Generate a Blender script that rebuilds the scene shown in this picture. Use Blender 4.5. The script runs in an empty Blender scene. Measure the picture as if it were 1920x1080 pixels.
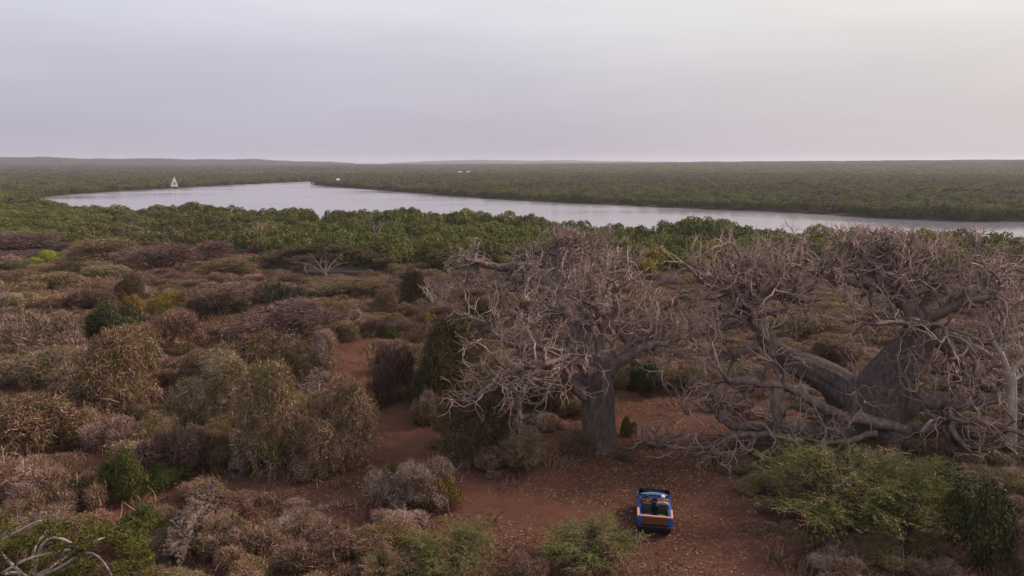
import bpy, math, random
import numpy as np
from mathutils import Vector, Matrix

# ------------------------------------------------------------------ scene, camera, light
S = bpy.context.scene
COL = S.collection
CAM_Z, FPX, HORIZON = 16.0, 1297.0, 306.0
PITCH = math.atan((540.0 - HORIZON) / FPX)
cam_d = bpy.data.cameras.new('camera')
cam_d.sensor_width = 36.0
cam_d.lens = 36.0 * FPX / 1920.0
cam_d.clip_start, cam_d.clip_end = 0.5, 40000.0
cam = bpy.data.objects.new('camera', cam_d)
COL.objects.link(cam)
cam.location = (0, 0, CAM_Z)
cam.rotation_euler = (math.pi / 2 - PITCH, 0, 0)
S.camera = cam

SUN_AZ, SUN_EL = math.radians(68.0), math.radians(32.0)      # azimuth clockwise from the view direction
sun_dir = Vector((math.sin(SUN_AZ) * math.cos(SUN_EL), math.cos(SUN_AZ) * math.cos(SUN_EL), math.sin(SUN_EL)))
sd = bpy.data.lights.new('sun', 'SUN')
sd.energy, sd.angle, sd.color = 4.6, math.radians(8.0), (1.0, 0.77, 0.63)
sun = bpy.data.objects.new('sun', sd)
COL.objects.link(sun)
sun.rotation_euler = sun_dir.to_track_quat('Z', 'Y').to_euler()

W = bpy.data.worlds.new('World')
S.world = W
W.use_nodes = True
nt = W.node_tree
nt.nodes.clear()
def N(t, tp, **kw):
    n = t.nodes.new(tp)
    for k, v in kw.items():
        setattr(n, k, v)
    return n
def world_nodes():
    L = nt.links.new
    out = N(nt, 'ShaderNodeOutputWorld')
    bg = N(nt, 'ShaderNodeBackground'); bg.inputs['Strength'].default_value = 1.24
    L(bg.outputs[0], out.inputs['Surface'])
    tc = N(nt, 'ShaderNodeTexCoord')
    sep = N(nt, 'ShaderNodeSeparateXYZ'); L(tc.outputs['Generated'], sep.inputs[0])
    # veil of high thin cloud: colour by elevation
    r = N(nt, 'ShaderNodeValToRGB'); L(sep.outputs['Z'], r.inputs[0])
    e = r.color_ramp.elements
    e[0].position, e[0].color = 0.0, (0.43, 0.392, 0.425, 1)
    e[1].position, e[1].color = 1.0, (0.66, 0.66, 0.69, 1)
    for p, c in ((0.05, (0.455, 0.418, 0.450, 1)), (0.13, (0.535, 0.507, 0.53, 1)), (0.24, (0.70, 0.688, 0.680, 1)), (0.5, (0.68, 0.68, 0.70, 1))):
        x = e.new(p); x.color = c
    # sun side warmer and brighter, far side bluer
    dv = N(nt, 'ShaderNodeVectorMath', operation='DOT_PRODUCT')
    L(tc.outputs['Generated'], dv.inputs[0]); dv.inputs[1].default_value = sun_dir
    g = N(nt, 'ShaderNodeValToRGB'); L(dv.outputs['Value'], g.inputs[0])
    ge = g.color_ramp.elements
    ge[0].position, ge[0].color = 0.0, (0.90, 0.93, 1.05, 1)
    ge[1].position, ge[1].color = 1.0, (1.42, 1.38, 1.22, 1)
    x = ge.new(0.35); x.color = (0.94, 0.96, 1.04, 1)
    x = ge.new(0.72); x.color = (1.11, 1.11, 1.06, 1)
    m = N(nt, 'ShaderNodeMix', data_type='RGBA', blend_type='MULTIPLY'); m.inputs['Factor'].default_value = 1.0
    L(r.outputs[0], m.inputs[6]); L(g.outputs[0], m.inputs[7])
    # faint streaks in the veil
    mp = N(nt, 'ShaderNodeMapping'); mp.inputs['Scale'].default_value = (1.4, 1.4, 9.0); mp.inputs['Rotation'].default_value = (0.09, 0.12, 0)
    L(tc.outputs['Generated'], mp.inputs[0])
    nz = N(nt, 'ShaderNodeTexNoise'); nz.inputs['Scale'].default_value = 1.5; nz.inputs['Detail'].default_value = 5.0; nz.inputs['Roughness'].default_value = 0.55
    L(mp.outputs[0], nz.inputs['Vector'])
    mr = N(nt, 'ShaderNodeMapRange'); L(nz.outputs[0], mr.inputs[0])
    mr.inputs[1].default_value, mr.inputs[2].default_value, mr.inputs[3].default_value, mr.inputs[4].default_value = 0.3, 0.7, 0.945, 1.055
    m2 = N(nt, 'ShaderNodeVectorMath', operation='SCALE'); L(m.outputs[2], m2.inputs[0]); L(mr.outputs[0], m2.inputs['Scale'])
    # the clear sky above the veil
    sky = N(nt, 'ShaderNodeTexSky', sky_type='NISHITA'); sky.sun_disc = False
    sky.sun_elevation = SUN_EL; sky.sun_rotation = SUN_AZ; sky.dust_density = 3.0; sky.air_density = 1.2
    sc = N(nt, 'ShaderNodeVectorMath', operation='SCALE'); L(sky.outputs[0], sc.inputs[0]); sc.inputs['Scale'].default_value = 0.06
    mx = N(nt, 'ShaderNodeMix', data_type='RGBA'); mx.inputs['Factor'].default_value = 0.06
    L(m2.outputs[0], mx.inputs[6]); L(sc.outputs[0], mx.inputs[7])
    L(mx.outputs[2], bg.inputs['Color'])
world_nodes()
S.view_settings.view_transform = 'Standard'
S.view_settings.look = 'None'
S.view_settings.exposure = 0.0
S.view_settings.gamma = 1.0
S.view_settings.use_curve_mapping = False
S.render.engine = 'CYCLES'
cy = S.cycles
cy.max_bounces, cy.diffuse_bounces, cy.glossy_bounces, cy.transmission_bounces, cy.transparent_max_bounces, cy.volume_bounces = 4, 2, 2, 3, 8, 1
cy.caustics_reflective = cy.caustics_refractive = False
cy.use_denoising = True

# ------------------------------------------------------------------ helpers
RNG = np.random.default_rng(7)
random.seed(7)
CP, SP = math.cos(PITCH), math.sin(PITCH)
def ray(px, py):
    u, v = (px - 960.0) / FPX, (py - 540.0) / FPX
    return np.array([u, CP - v * SP, -SP - v * CP])
def at_z(px, py, z):
    d = ray(px, py)
    return np.array([0, 0, CAM_Z]) + d * ((z - CAM_Z) / d[2])
def at_y(px, py, Y):
    d = ray(px, py)
    return np.array([0, 0, CAM_Z]) + d * (Y / d[1])
def depth_of(p):
    return p[1] * CP + (CAM_Z - p[2]) * SP
def smooth(a, b, x):
    t = np.clip((x - a) / (b - a), 0, 1)
    return t * t * (3 - 2 * t)
def nrm(v):
    return v / np.maximum(np.linalg.norm(v, axis=-1, keepdims=True), 1e-9)
def vnoise(x, y, seed=0):
    """cheap smooth value noise on arrays"""
    xi, yi = np.floor(x).astype(np.int64), np.floor(y).astype(np.int64)
    fx, fy = x - xi, y - yi
    fx, fy = fx * fx * (3 - 2 * fx), fy * fy * (3 - 2 * fy)
    def h(a, b):
        n = (a * 374761393 + b * 668265263 + seed * 974711) & 0x7fffffff
        n = ((n ^ (n >> 13)) * 1274126177) & 0x7fffffff
        return ((n ^ (n >> 16)) & 0xffff) / 65535.0
    return (h(xi, yi) * (1 - fx) + h(xi + 1, yi) * fx) * (1 - fy) + (h(xi, yi + 1) * (1 - fx) + h(xi + 1, yi + 1) * fx) * fy
def inside(P, poly):
    x, y = P[:, 0], P[:, 1]
    c = np.zeros(len(P), bool)
    n = len(poly)
    for i in range(n):
        x1, y1 = poly[i]; x2, y2 = poly[(i + 1) % n]
        k = ((y1 > y) != (y2 > y)) & (x < (x2 - x1) * (y - y1) / ((y2 - y1) if y2 != y1 else 1e-9) + x1)
        c ^= k
    return c
def sdist(P, poly):
    """signed distance in plan: negative inside"""
    d = np.full(len(P), 1e9)
    n = len(poly)
    for i in range(n):
        a, b = np.array(poly[i]), np.array(poly[(i + 1) % n])
        ab = b - a
        t = np.clip(((P - a) @ ab) / max(ab @ ab, 1e-9), 0, 1)
        d = np.minimum(d, np.linalg.norm(P - (a + t[:, None] * ab), axis=1))
    return np.where(inside(P, poly), -d, d)

def mk_mesh(name, verts, tris=None, quads=None, smooth_shade=False):
    me = bpy.data.meshes.new(name)
    verts = np.asarray(verts, np.float32)
    nt_, nq = (0 if tris is None else len(tris)), (0 if quads is None else len(quads))
    idx, start, total = [], [], []
    if nt_:
        idx.append(np.asarray(tris, np.int32).ravel()); total.append(np.full(nt_, 3))
    if nq:
        idx.append(np.asarray(quads, np.int32).ravel()); total.append(np.full(nq, 4))
    idx = np.concatenate(idx).astype(np.int32); total = np.concatenate(total).astype(np.int32)
    start = np.concatenate([[0], np.cumsum(total)[:-1]]).astype(np.int32)
    me.vertices.add(len(verts)); me.vertices.foreach_set('co', verts.ravel())
    me.loops.add(len(idx)); me.loops.foreach_set('vertex_index', idx)
    me.polygons.add(len(total)); me.polygons.foreach_set('loop_start', start); me.polygons.foreach_set('loop_total', total)
    if smooth_shade:
        me.polygons.foreach_set('use_smooth', np.ones(len(total), bool))
    me.update(calc_edges=True); me.validate()
    return me
def obj(name, me, mat=None, parent=None, loc=None):
    o = bpy.data.objects.new(name, me)
    COL.objects.link(o)
    if mat is not None:
        if len(me.materials) == 0:
            me.materials.append(None)
        o.material_slots[0].link = 'OBJECT'
        o.material_slots[0].material = mat
    if parent is not None:
        o.parent = parent
    if loc is not None:
        o.location = loc
    return o
def tag(o, label, cat, group=None, kind=None):
    if label: o['label'] = label
    if cat: o['category'] = cat
    if group: o['group'] = group
    if kind: o['kind'] = kind
    return o
def empty(name, loc, rz=0.0, scale=(1, 1, 1)):
    o = bpy.data.objects.new(name, None)
    COL.objects.link(o)
    o.location = tuple(float(v) for v in loc); o.rotation_euler = (0, 0, rz); o.scale = scale
    o.empty_display_size = 0.2
    return o

# ------------------------------------------------------------------ materials
def mat_base(name, rough=0.8, spec=0.2):
    m = bpy.data.materials.new(name); m.use_nodes = True
    b = m.node_tree.nodes['Principled BSDF']
    b.inputs['Roughness'].default_value = rough
    b.inputs['Specular IOR Level'].default_value = spec
    return m, m.node_tree, b
def ramp(t, cols, fac):
    r = N(t, 'ShaderNodeValToRGB')
    e = r.color_ramp.elements
    n = len(cols)
    e[0].position = 0.0; e[0].color = (*cols[0], 1)
    e[1].position = 1.0; e[1].color = (*cols[-1], 1)
    for i in range(1, n - 1):
        x = e.new(i / (n - 1)); x.color = (*cols[i], 1)
    t.links.new(fac, r.inputs[0])
    return r
def foliage_mat(name, cols, patch=None, patch_scale=0.7, patch_lo=0.55, vary=0.25, translucent=0.0):
    """leaf or twig colour: one tone for each leaf or twig, a second tone in patches, and a shift from plant to plant"""
    m, t, b = mat_base(name, 0.75, 0.15)
    L = t.links.new
    geo = N(t, 'ShaderNodeNewGeometry'); oi = N(t, 'ShaderNodeObjectInfo')
    r = ramp(t, cols, geo.outputs['Random Per Island'])
    c = r.outputs[0]
    if patch is not None:
        r2 = ramp(t, patch, geo.outputs['Random Per Island'])
        tc = N(t, 'ShaderNodeNewGeometry')
        nz = N(t, 'ShaderNodeTexNoise'); nz.inputs['Scale'].default_value = patch_scale; nz.inputs['Detail'].default_value = 3.0
        L(tc.outputs['Position'], nz.inputs['Vector'])
        mr = N(t, 'ShaderNodeMapRange'); L(nz.outputs[0], mr.inputs[0]); mr.inputs[1].default_value = patch_lo - 0.05; mr.inputs[2].default_value = patch_lo + 0.08
        mx = N(t, 'ShaderNodeMix', data_type='RGBA'); L(mr.outputs[0], mx.inputs['Factor']); L(c, mx.inputs[6]); L(r2.outputs[0], mx.inputs[7])
        c = mx.outputs[2]
    hs = N(t, 'ShaderNodeHueSaturation'); L(c, hs.inputs['Color'])
    a = N(t, 'ShaderNodeMapRange'); L(oi.outputs['Random'], a.inputs[0]); a.inputs[3].default_value = 1 - vary; a.inputs[4].default_value = 1 + vary
    L(a.outputs[0], hs.inputs['Value'])
    mu = N(t, 'ShaderNodeMath', operation='MULTIPLY'); L(oi.outputs['Random'], mu.inputs[0]); mu.inputs[1].default_value = 7.31
    fr = N(t, 'ShaderNodeMath', operation='FRACT'); L(mu.outputs[0], fr.inputs[0])
    h = N(t, 'ShaderNodeMapRange'); L(fr.outputs[0], h.inputs[0]); h.inputs[3].default_value = 0.485; h.inputs[4].default_value = 0.515
    L(h.outputs[0], hs.inputs['Hue'])
    L(hs.outputs[0], b.inputs['Base Color'])
    if translucent > 0:
        tr = N(t, 'ShaderNodeBsdfTranslucent'); L(hs.outputs[0], tr.inputs[0])
        mix = N(t, 'ShaderNodeMixShader'); mix.inputs[0].default_value = translucent
        out = t.nodes['Material Output']
        L(b.outputs[0], mix.inputs[1]); L(tr.outputs[0], mix.inputs[2]); L(mix.outputs[0], out.inputs['Surface'])
    return m
def bark_mat(name, cols, scale=1.5, bump=0.4, pale=None):
    m, t, b = mat_base(name, 0.85, 0.15)
    L = t.links.new
    g = N(t, 'ShaderNodeTexCoord')
    nz = N(t, 'ShaderNodeTexNoise'); nz.inputs['Scale'].default_value = scale; nz.inputs['Detail'].default_value = 8.0; nz.inputs['Roughness'].default_value = 0.70
    mpc = N(t, 'ShaderNodeMapping'); mpc.inputs['Scale'].default_value = (1, 1, 0.3); L(g.outputs['Object'], mpc.inputs[0]); L(mpc.outputs[0], nz.inputs['Vector'])
    mr = N(t, 'ShaderNodeMapRange'); L(nz.outputs[0], mr.inputs[0]); mr.inputs[1].default_value = 0.3; mr.inputs[2].default_value = 0.7
    r = ramp(t, cols, mr.outputs[0])
    c = r.outputs[0]
    if pale is not None:
        n3 = N(t, 'ShaderNodeTexNoise'); n3.inputs['Scale'].default_value = scale * 1.1; n3.inputs['Detail'].default_value = 6.0
        mp = N(t, 'ShaderNodeMapping'); mp.inputs['Location'].default_value = (7, 3, 1); L(g.outputs['Object'], mp.inputs[0]); L(mp.outputs[0], n3.inputs['Vector'])
        m3 = N(t, 'ShaderNodeMapRange'); L(n3.outputs[0], m3.inputs[0]); m3.inputs[1].default_value = 0.64; m3.inputs[2].default_value = 0.74
        mx = N(t, 'ShaderNodeMix', data_type='RGBA'); L(m3.outputs[0], mx.inputs['Factor']); L(c, mx.inputs[6]); mx.inputs[7].default_value = (*pale, 1)
        c = mx.outputs[2]
    L(c, b.inputs['Base Color'])
    n2 = N(t, 'ShaderNodeTexNoise'); n2.inputs['Scale'].default_value = scale * 4; n2.inputs['Detail'].default_value = 7.0; n2.inputs['Roughness'].default_value = 0.65
    mpv = N(t, 'ShaderNodeMapping'); mpv.inputs['Scale'].default_value = (1, 1, 0.4); L(g.outputs['Object'], mpv.inputs[0]); L(mpv.outputs[0], n2.inputs['Vector'])
    bp = N(t, 'ShaderNodeBump'); bp.inputs['Strength'].default_value = bump; bp.inputs['Distance'].default_value = 0.12
    L(n2.outputs[0], bp.inputs['Height']); L(bp.outputs[0], b.inputs['Normal'])
    return m
def plain(name, col, rough=0.6, spec=0.3, metal=0.0, noise=0.12, scale=6.0):
    m, t, b = mat_base(name, rough, spec)
    b.inputs['Metallic'].default_value = metal
    g = N(t, 'ShaderNodeTexCoord'); nz = N(t, 'ShaderNodeTexNoise'); nz.inputs['Scale'].default_value = scale; nz.inputs['Detail'].default_value = 4.0
    t.links.new(g.outputs['Object'], nz.inputs['Vector'])
    r = ramp(t, [tuple(c * (1 - noise * 2) for c in col), tuple(min(1, c * (1 + noise * 2)) for c in col)], nz.outputs[0])
    t.links.new(r.outputs[0], b.inputs['Base Color'])
    return m

# ------------------------------------------------------------------ plan of the place, read off the photograph
WATER_Z = -6.0
far_bank = [(2300, 424), (1920, 416), (1800, 416), (1640, 409), (1500, 400), (1380, 395), (1200, 387), (1000, 378), (900, 372), (800, 364), (700, 356), (620, 350), (583, 346.5)]
back_channel = [(620, 341), (700, 338.6), (720, 336.8), (640, 337.4)]
north_bank = [(588, 339.6), (500, 344), (400, 349), (340, 352.5), (260, 357), (160, 363), (100, 368), (62, 374)]
near_canopy = [(100, 379), (180, 385), (270, 386), (360, 384), (440, 394), (560, 401), (650, 405), (700, 401), (760, 401), (840, 404), (900, 406), (960, 412), (1050, 416), (1130, 427), (1200, 431), (1300, 424), (1400, 430), (1540, 437), (1660, 445), (1760, 448), (1860, 458), (1940, 464), (2300, 490)]
river = [tuple(at_z(x, y, WATER_Z)[:2]) for x, y in far_bank + back_channel + north_bank]
near_edge = []
for x, y in near_canopy:
    p = at_z(x, y, -1.2)
    near_edge.append((p[0], p[1] + 2.5))
river += near_edge
def belt_start(X, Y):
    """distance ahead at which the mangrove belt begins, by bearing"""
    a = X / np.maximum(Y, 1.0)
    return np.interp(a, [-0.8, -0.6, -0.3, -0.1, 0.1, 0.3, 0.5, 0.75, 1.0], [176, 172, 150, 132, 122, 128, 128, 124, 118])
clear_px = [(520, 935), (600, 905), (690, 905), (740, 880), (800, 905), (870, 905), (940, 895), (1030, 885), (1060, 850), (1080, 800), (1160, 735), (1250, 735), (1330, 760), (1420, 800), (1330, 880), (1390, 930), (1440, 1010), (1470, 1085), (1440, 1180), (1240, 1180), (1245, 1010), (1130, 985), (980, 1000), (900, 960), (860, 990), (820, 970), (690, 960), (600, 965)]
clearing = [tuple(at_z(x, y, 0)[:2]) for x, y in clear_px]
track_px = [(1180, 1012), (1100, 978), (1010, 958), (930, 945), (860, 930), (810, 895), (775, 850), (752, 808), (728, 770), (702, 735), (672, 703), (655, 680), (655, 655), (668, 640)]
track = np.array([at_z(x, y, 0)[:2] for x, y in track_px])
red_px = [(545, 545), (480, 555), (500, 530), (560, 508), (640, 500), (730, 506), (730, 518), (640, 522)]
def track_dist(P):
    d = np.full(len(P), 1e9)
    for a, b in zip(track[:-1], track[1:]):
        ab = b - a; t = np.clip(((P - a) @ ab) / (ab @ ab), 0, 1)
        d = np.minimum(d, np.linalg.norm(P - (a + t[:, None] * ab), axis=1))
    return d

def height(X, Y):
    X = np.atleast_1d(np.asarray(X, float)); Y = np.atleast_1d(np.asarray(Y, float))
    D = np.hypot(X, Y)
    yb = belt_start(X, Y)
    z = -5.3 * smooth(60, 1, (yb + 4 - Y) * 60 / np.maximum(yb - 56, 1))
    z = np.where(Y > yb + 4, -5.3, z)
    z = z + (vnoise(X / 9, Y / 9, 1) - 0.5) * 0.5 * smooth(12, 60, D) + (vnoise(X / 2.3, Y / 2.3, 2) - 0.5) * 0.10
    P = np.stack([X, Y], 1)
    sdv = sdist(P, river)
    z = np.where(sdv < 6, np.minimum(z, -5.45 + np.clip(sdv, -12, 6) * 0.06 - smooth(2, -6, sdv) * 2.2), z)
    # far land climbs gently to low bush ridges and hills
    ang = X / np.maximum(Y, 1.0)
    far = smooth(900, 3300, D)
    lift = np.interp(ang, [-1.2, -0.75, -0.5, -0.25, 0.0, 0.3, 0.75, 1.2], [13, 12, 10, 9, 11, 22, 29, 29])
    z = z + far * lift * (Y > 0) + far * (vnoise(X / 160, Y / 160, 5) - 0.5) * 4.0
    r1 = np.interp(ang, [-0.95, -0.74, -0.66, -0.62, -0.5, -0.46, -0.40, -0.37, -0.34, -0.27, -0.22, 1.5], [26, 27, 29, 24, 23, 20, 22, 24, 19, 12, 2, 0])
    r1 = r1 + (vnoise(X / 210, Y / 210, 8) - 0.5) * 7 * (r1 > 3) + (vnoise(X / 75, Y / 75, 9) - 0.5) * 4 * (r1 > 3)
    z = z + r1 * 1.25 * smooth(3300, 4300, D) * smooth(6400, 4600, D) * (Y > 0)
    r2 = np.interp(ang, [-0.35, -0.2, -0.14, -0.10, -0.055, 0.0, 0.05, 0.11, 0.2, 0.3], [0, 0, 9, 17, 19, 15, 17, 12, 5, 0])
    r2 = r2 + (vnoise(X / 260, Y / 260, 12) - 0.5) * 7 * (r2 > 3)
    z = z + r2 * 2.0 * smooth(5200, 6000, D) * smooth(7600, 6500, D) * (Y > 0)
    return z
def hz(x, y):
    return float(height([x], [y])[0])
def hit(px, py):
    d = ray(px, py); o = np.array([0, 0, CAM_Z])
    ts = np.linspace(5, 420, 1200)
    P = o + ts[:, None] * d
    g = P[:, 2] - height(P[:, 0], P[:, 1])
    k = int(np.argmax(g < 0)) if (g < 0).any() else len(ts) - 1
    a, b = g[max(k - 1, 0)], g[k]
    t = ts[max(k - 1, 0)] + (ts[1] - ts[0]) * (a / (a - b) if a != b else 0)
    p = o + t * d
    p[2] = hz(p[0], p[1])
    return p

# ------------------------------------------------------------------ ground, water, track
def build_ground():
    front = np.radians(np.linspace(-52, 52, 420))
    back = np.radians(np.linspace(52, 308, 60))[1:-1]
    A = np.concatenate([front, back]); nA = len(A)
    R = np.concatenate([np.linspace(0.5, 20, 14)[:-1], 20 * (420 / 20) ** np.linspace(0, 1, 200), 420 * (9000 / 420) ** np.linspace(0, 1, 110)[1:]])
    rr, aa = np.meshgrid(R, A, indexing='ij')
    X, Y = rr * np.sin(aa), rr * np.cos(aa)
    Z = height(X.ravel(), Y.ravel())
    V = np.stack([X.ravel(), Y.ravel(), Z], 1)
    i = np.arange(len(R) - 1)[:, None] * nA; j = np.arange(nA)[None, :]
    k = (j + 1) % nA
    Q = np.stack([i + j, i + k, i + nA + k, i + nA + j], -1).reshape(-1, 4)[:, ::-1]
    V = np.vstack([V, [[0, 0, hz(0, 0)]]])
    T = np.stack([np.arange(nA), np.full(nA, len(V) - 1), (np.arange(nA) + 1) % nA], 1)[:, ::-1]
    me = mk_mesh('ground', V, T, Q, True)
    m, t, b = mat_base('red_earth', 0.95, 0.05)
    L = t.links.new
    g = N(t, 'ShaderNodeNewGeometry')
    n1 = N(t, 'ShaderNodeTexNoise'); n1.inputs['Scale'].default_value = 0.22; n1.inputs['Detail'].default_value = 9.0; n1.inputs['Roughness'].default_value = 0.62
    L(g.outputs['Position'], n1.inputs['Vector'])
    mr = N(t, 'ShaderNodeMapRange'); L(n1.outputs[0], mr.inputs[0]); mr.inputs[1].default_value = 0.28; mr.inputs[2].default_value = 0.72
    r = ramp(t, [(0.040, 0.019, 0.014), (0.068, 0.030, 0.021), (0.094, 0.043, 0.031), (0.122, 0.062, 0.046)], mr.outputs[0])
    # leaf litter flecks, fine
    n2 = N(t, 'ShaderNodeTexNoise'); n2.inputs['Scale'].default_value = 5.5; n2.inputs['Detail'].default_value = 6.0; n2.inputs['Roughness'].default_value = 0.7
    L(g.outputs['Position'], n2.inputs['Vector'])
    m2 = N(t, 'ShaderNodeMapRange'); L(n2.outputs[0], m2.inputs[0]); m2.inputs[1].default_value = 0.52; m2.inputs[2].default_value = 0.66
    mx = N(t, 'ShaderNodeMix', data_type='RGBA'); L(m2.outputs[0], mx.inputs['Factor']); L(r.outputs[0], mx.inputs[6]); mx.inputs[7].default_value = (0.155, 0.082, 0.057, 1)
    m3 = N(t, 'ShaderNodeMapRange'); L(n2.outputs[0], m3.inputs[0]); m3.inputs[1].default_value = 0.42; m3.inputs[2].default_value = 0.30
    mx2 = N(t, 'ShaderNodeMix', data_type='RGBA'); L(m3.outputs[0], mx2.inputs['Factor']); L(mx.outputs[2], mx2.inputs[6]); mx2.inputs[7].default_value = (0.050, 0.024, 0.018, 1)
    # mangrove mud below the bush, dry bush tone on the far ridges
    sp = N(t, 'ShaderNodeSeparateXYZ'); L(g.outputs['Position'], sp.inputs[0])
    mud = N(t, 'ShaderNodeMapRange'); L(sp.outputs['Z'], mud.inputs[0]); mud.inputs[1].default_value = -3.6; mud.inputs[2].default_value = -5.0
    mx3 = N(t, 'ShaderNodeMix', data_type='RGBA'); L(mud.outputs[0], mx3.inputs['Factor']); L(mx2.outputs[2], mx3.inputs[6]); mx3.inputs[7].default_value = (0.045, 0.038, 0.028, 1)
    ln = N(t, 'ShaderNodeVectorMath', operation='LENGTH'); L(g.outputs['Position'], ln.inputs[0])
    fr = N(t, 'ShaderNodeMapRange'); L(ln.outputs['Value'], fr.inputs[0]); fr.inputs[1].default_value = 600; fr.inputs[2].default_value = 1400
    n4 = N(t, 'ShaderNodeTexNoise'); n4.inputs['Scale'].default_value = 0.02; n4.inputs['Detail'].default_value = 8.0
    L(g.outputs['Position'], n4.inputs['Vector'])
    r4 = ramp(t, [(0.03, 0.032, 0.02), (0.065, 0.05, 0.04), (0.09, 0.065, 0.055)], n4.outputs[0])
    mx4 = N(t, 'ShaderNodeMix', data_type='RGBA'); L(fr.outputs[0], mx4.inputs['Factor']); L(mx3.outputs[2], mx4.inputs[6]); L(r4.outputs[0], mx4.inputs[7])
    L(mx4.outputs[2], b.inputs['Base Color'])
    bp = N(t, 'ShaderNodeBump'); bp.inputs['Strength'].default_value = 0.6; bp.inputs['Distance'].default_value = 0.08
    L(n2.outputs[0], bp.inputs['Height']); L(bp.outputs[0], b.inputs['Normal'])
    o = obj('ground', me, m); o['kind'] = 'structure'; o['label'] = 'red earth ground running from the clearing to the far hills'

def build_water():
    P = np.array(river)
    x0, x1, y0, y1 = P[:, 0].min() - 60, P[:, 0].max() + 150, P[:, 1].min() - 30, P[:, 1].max() + 30
    V = [(x0, y0, WATER_Z), (x1, y0, WATER_Z), (x1, y1, WATER_Z), (x0, y1, WATER_Z)]
    m, t, b = mat_base('river_water', 0.16, 0.5)
    L = t.links.new
    b.inputs['Base Color'].default_value = (0.24, 0.22, 0.25, 1)
    b.inputs['IOR'].default_value = 1.33
    g = N(t, 'ShaderNodeNewGeometry')
    mp = N(t, 'ShaderNodeMapping'); mp.inputs['Scale'].default_value = (0.5, 1.0, 1); mp.inputs['Rotation'].default_value = (0, 0, 0.35); L(g.outputs['Position'], mp.inputs[0])
    n1 = N(t, 'ShaderNodeTexNoise'); n1.inputs['Scale'].default_value = 0.9; n1.inputs['Detail'].default_value = 4.0; L(mp.outputs[0], n1.inputs['Vector'])
    n2 = N(t, 'ShaderNodeTexNoise'); n2.inputs['Scale'].default_value = 0.02; n2.inputs['Detail'].default_value = 4.0; L(mp.outputs[0], n2.inputs['Vector'])
    rr = N(t, 'ShaderNodeMapRange'); L(n2.outputs[0], rr.inputs[0]); rr.inputs[1].default_value = 0.35; rr.inputs[2].default_value = 0.65; rr.inputs[3].default_value = 0.09; rr.inputs[4].default_value = 0.30
    L(rr.outputs[0], b.inputs['Roughness'])
    bp = N(t, 'ShaderNodeBump'); bp.inputs['Strength'].default_value = 0.35; bp.inputs['Distance'].default_value = 0.12
    L(n1.outputs[0], bp.inputs['Height']); L(bp.outputs[0], b.inputs['Normal'])
    o = obj('river', mk_mesh('river', V, None, [(0, 1, 2, 3)]), m); o['kind'] = 'structure'; o['label'] = 'calm silvery lavender river winding between mangroves'

def build_track():
    # resample the centre line, two worn ruts with a crown between
    seg = np.linalg.norm(np.diff(track, axis=0), axis=1); s = np.concatenate([[0], np.cumsum(seg)])
    q = np.linspace(0, s[-1], 170)
    c = np.stack([np.interp(q, s, track[:, 0]), np.interp(q, s, track[:, 1])], 1)
    for _ in range(6):
        c[1:-1] = (c[:-2] + 2 * c[1:-1] + c[2:]) / 4
    t = nrm(np.gradient(c, axis=0)); nn = np.stack([-t[:, 1], t[:, 0]], 1)
    w = np.array([-1.5, -1.2, -0.95, -0.72, -0.5, -0.2, 0.2, 0.5, 0.72, 0.95, 1.2, 1.5])
    prof = np.array([-0.12, 0.012, 0.03, 0.0, 0.02, 0.05, 0.05, 0.02, 0.0, 0.03, 0.012, -0.12])
    V = []
    for i in range(len(c)):
        wob = 0.8 + 0.5 * float(vnoise(np.array([i * 0.21]), np.array([3.3]), 91)[0])
        P = c[i] + nn[i] * (w[:, None] * wob)
        z = height(P[:, 0], P[:, 1])
        V.append(np.column_stack([P, z + prof + 0.02]))
    V = np.concatenate(V); k = len(w)
    Q = [(i * k + j, i * k + j + 1, (i + 1) * k + j + 1, (i + 1) * k + j) for i in range(len(c) - 1) for j in range(k - 1)]
    m, tt, b = mat_base('track_earth', 0.95, 0.05)
    g = N(tt, 'ShaderNodeNewGeometry'); nz = N(tt, 'ShaderNodeTexNoise'); nz.inputs['Scale'].default_value = 1.2; nz.inputs['Detail'].default_value = 8.0
    tt.links.new(g.outputs['Position'], nz.inputs['Vector'])
    r = ramp(tt, [(0.052, 0.024, 0.017), (0.092, 0.042, 0.029), (0.125, 0.060, 0.042)], nz.outputs[0]); tt.links.new(r.outputs[0], b.inputs['Base Color'])
    me = mk_mesh('dirt_track', V, None, Q, True)
    o = obj('dirt_track', me, m); o['kind'] = 'structure'; o['label'] = 'rutted red dirt track winding between tall dry bushes'
build_ground(); build_water(); build_track()
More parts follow.
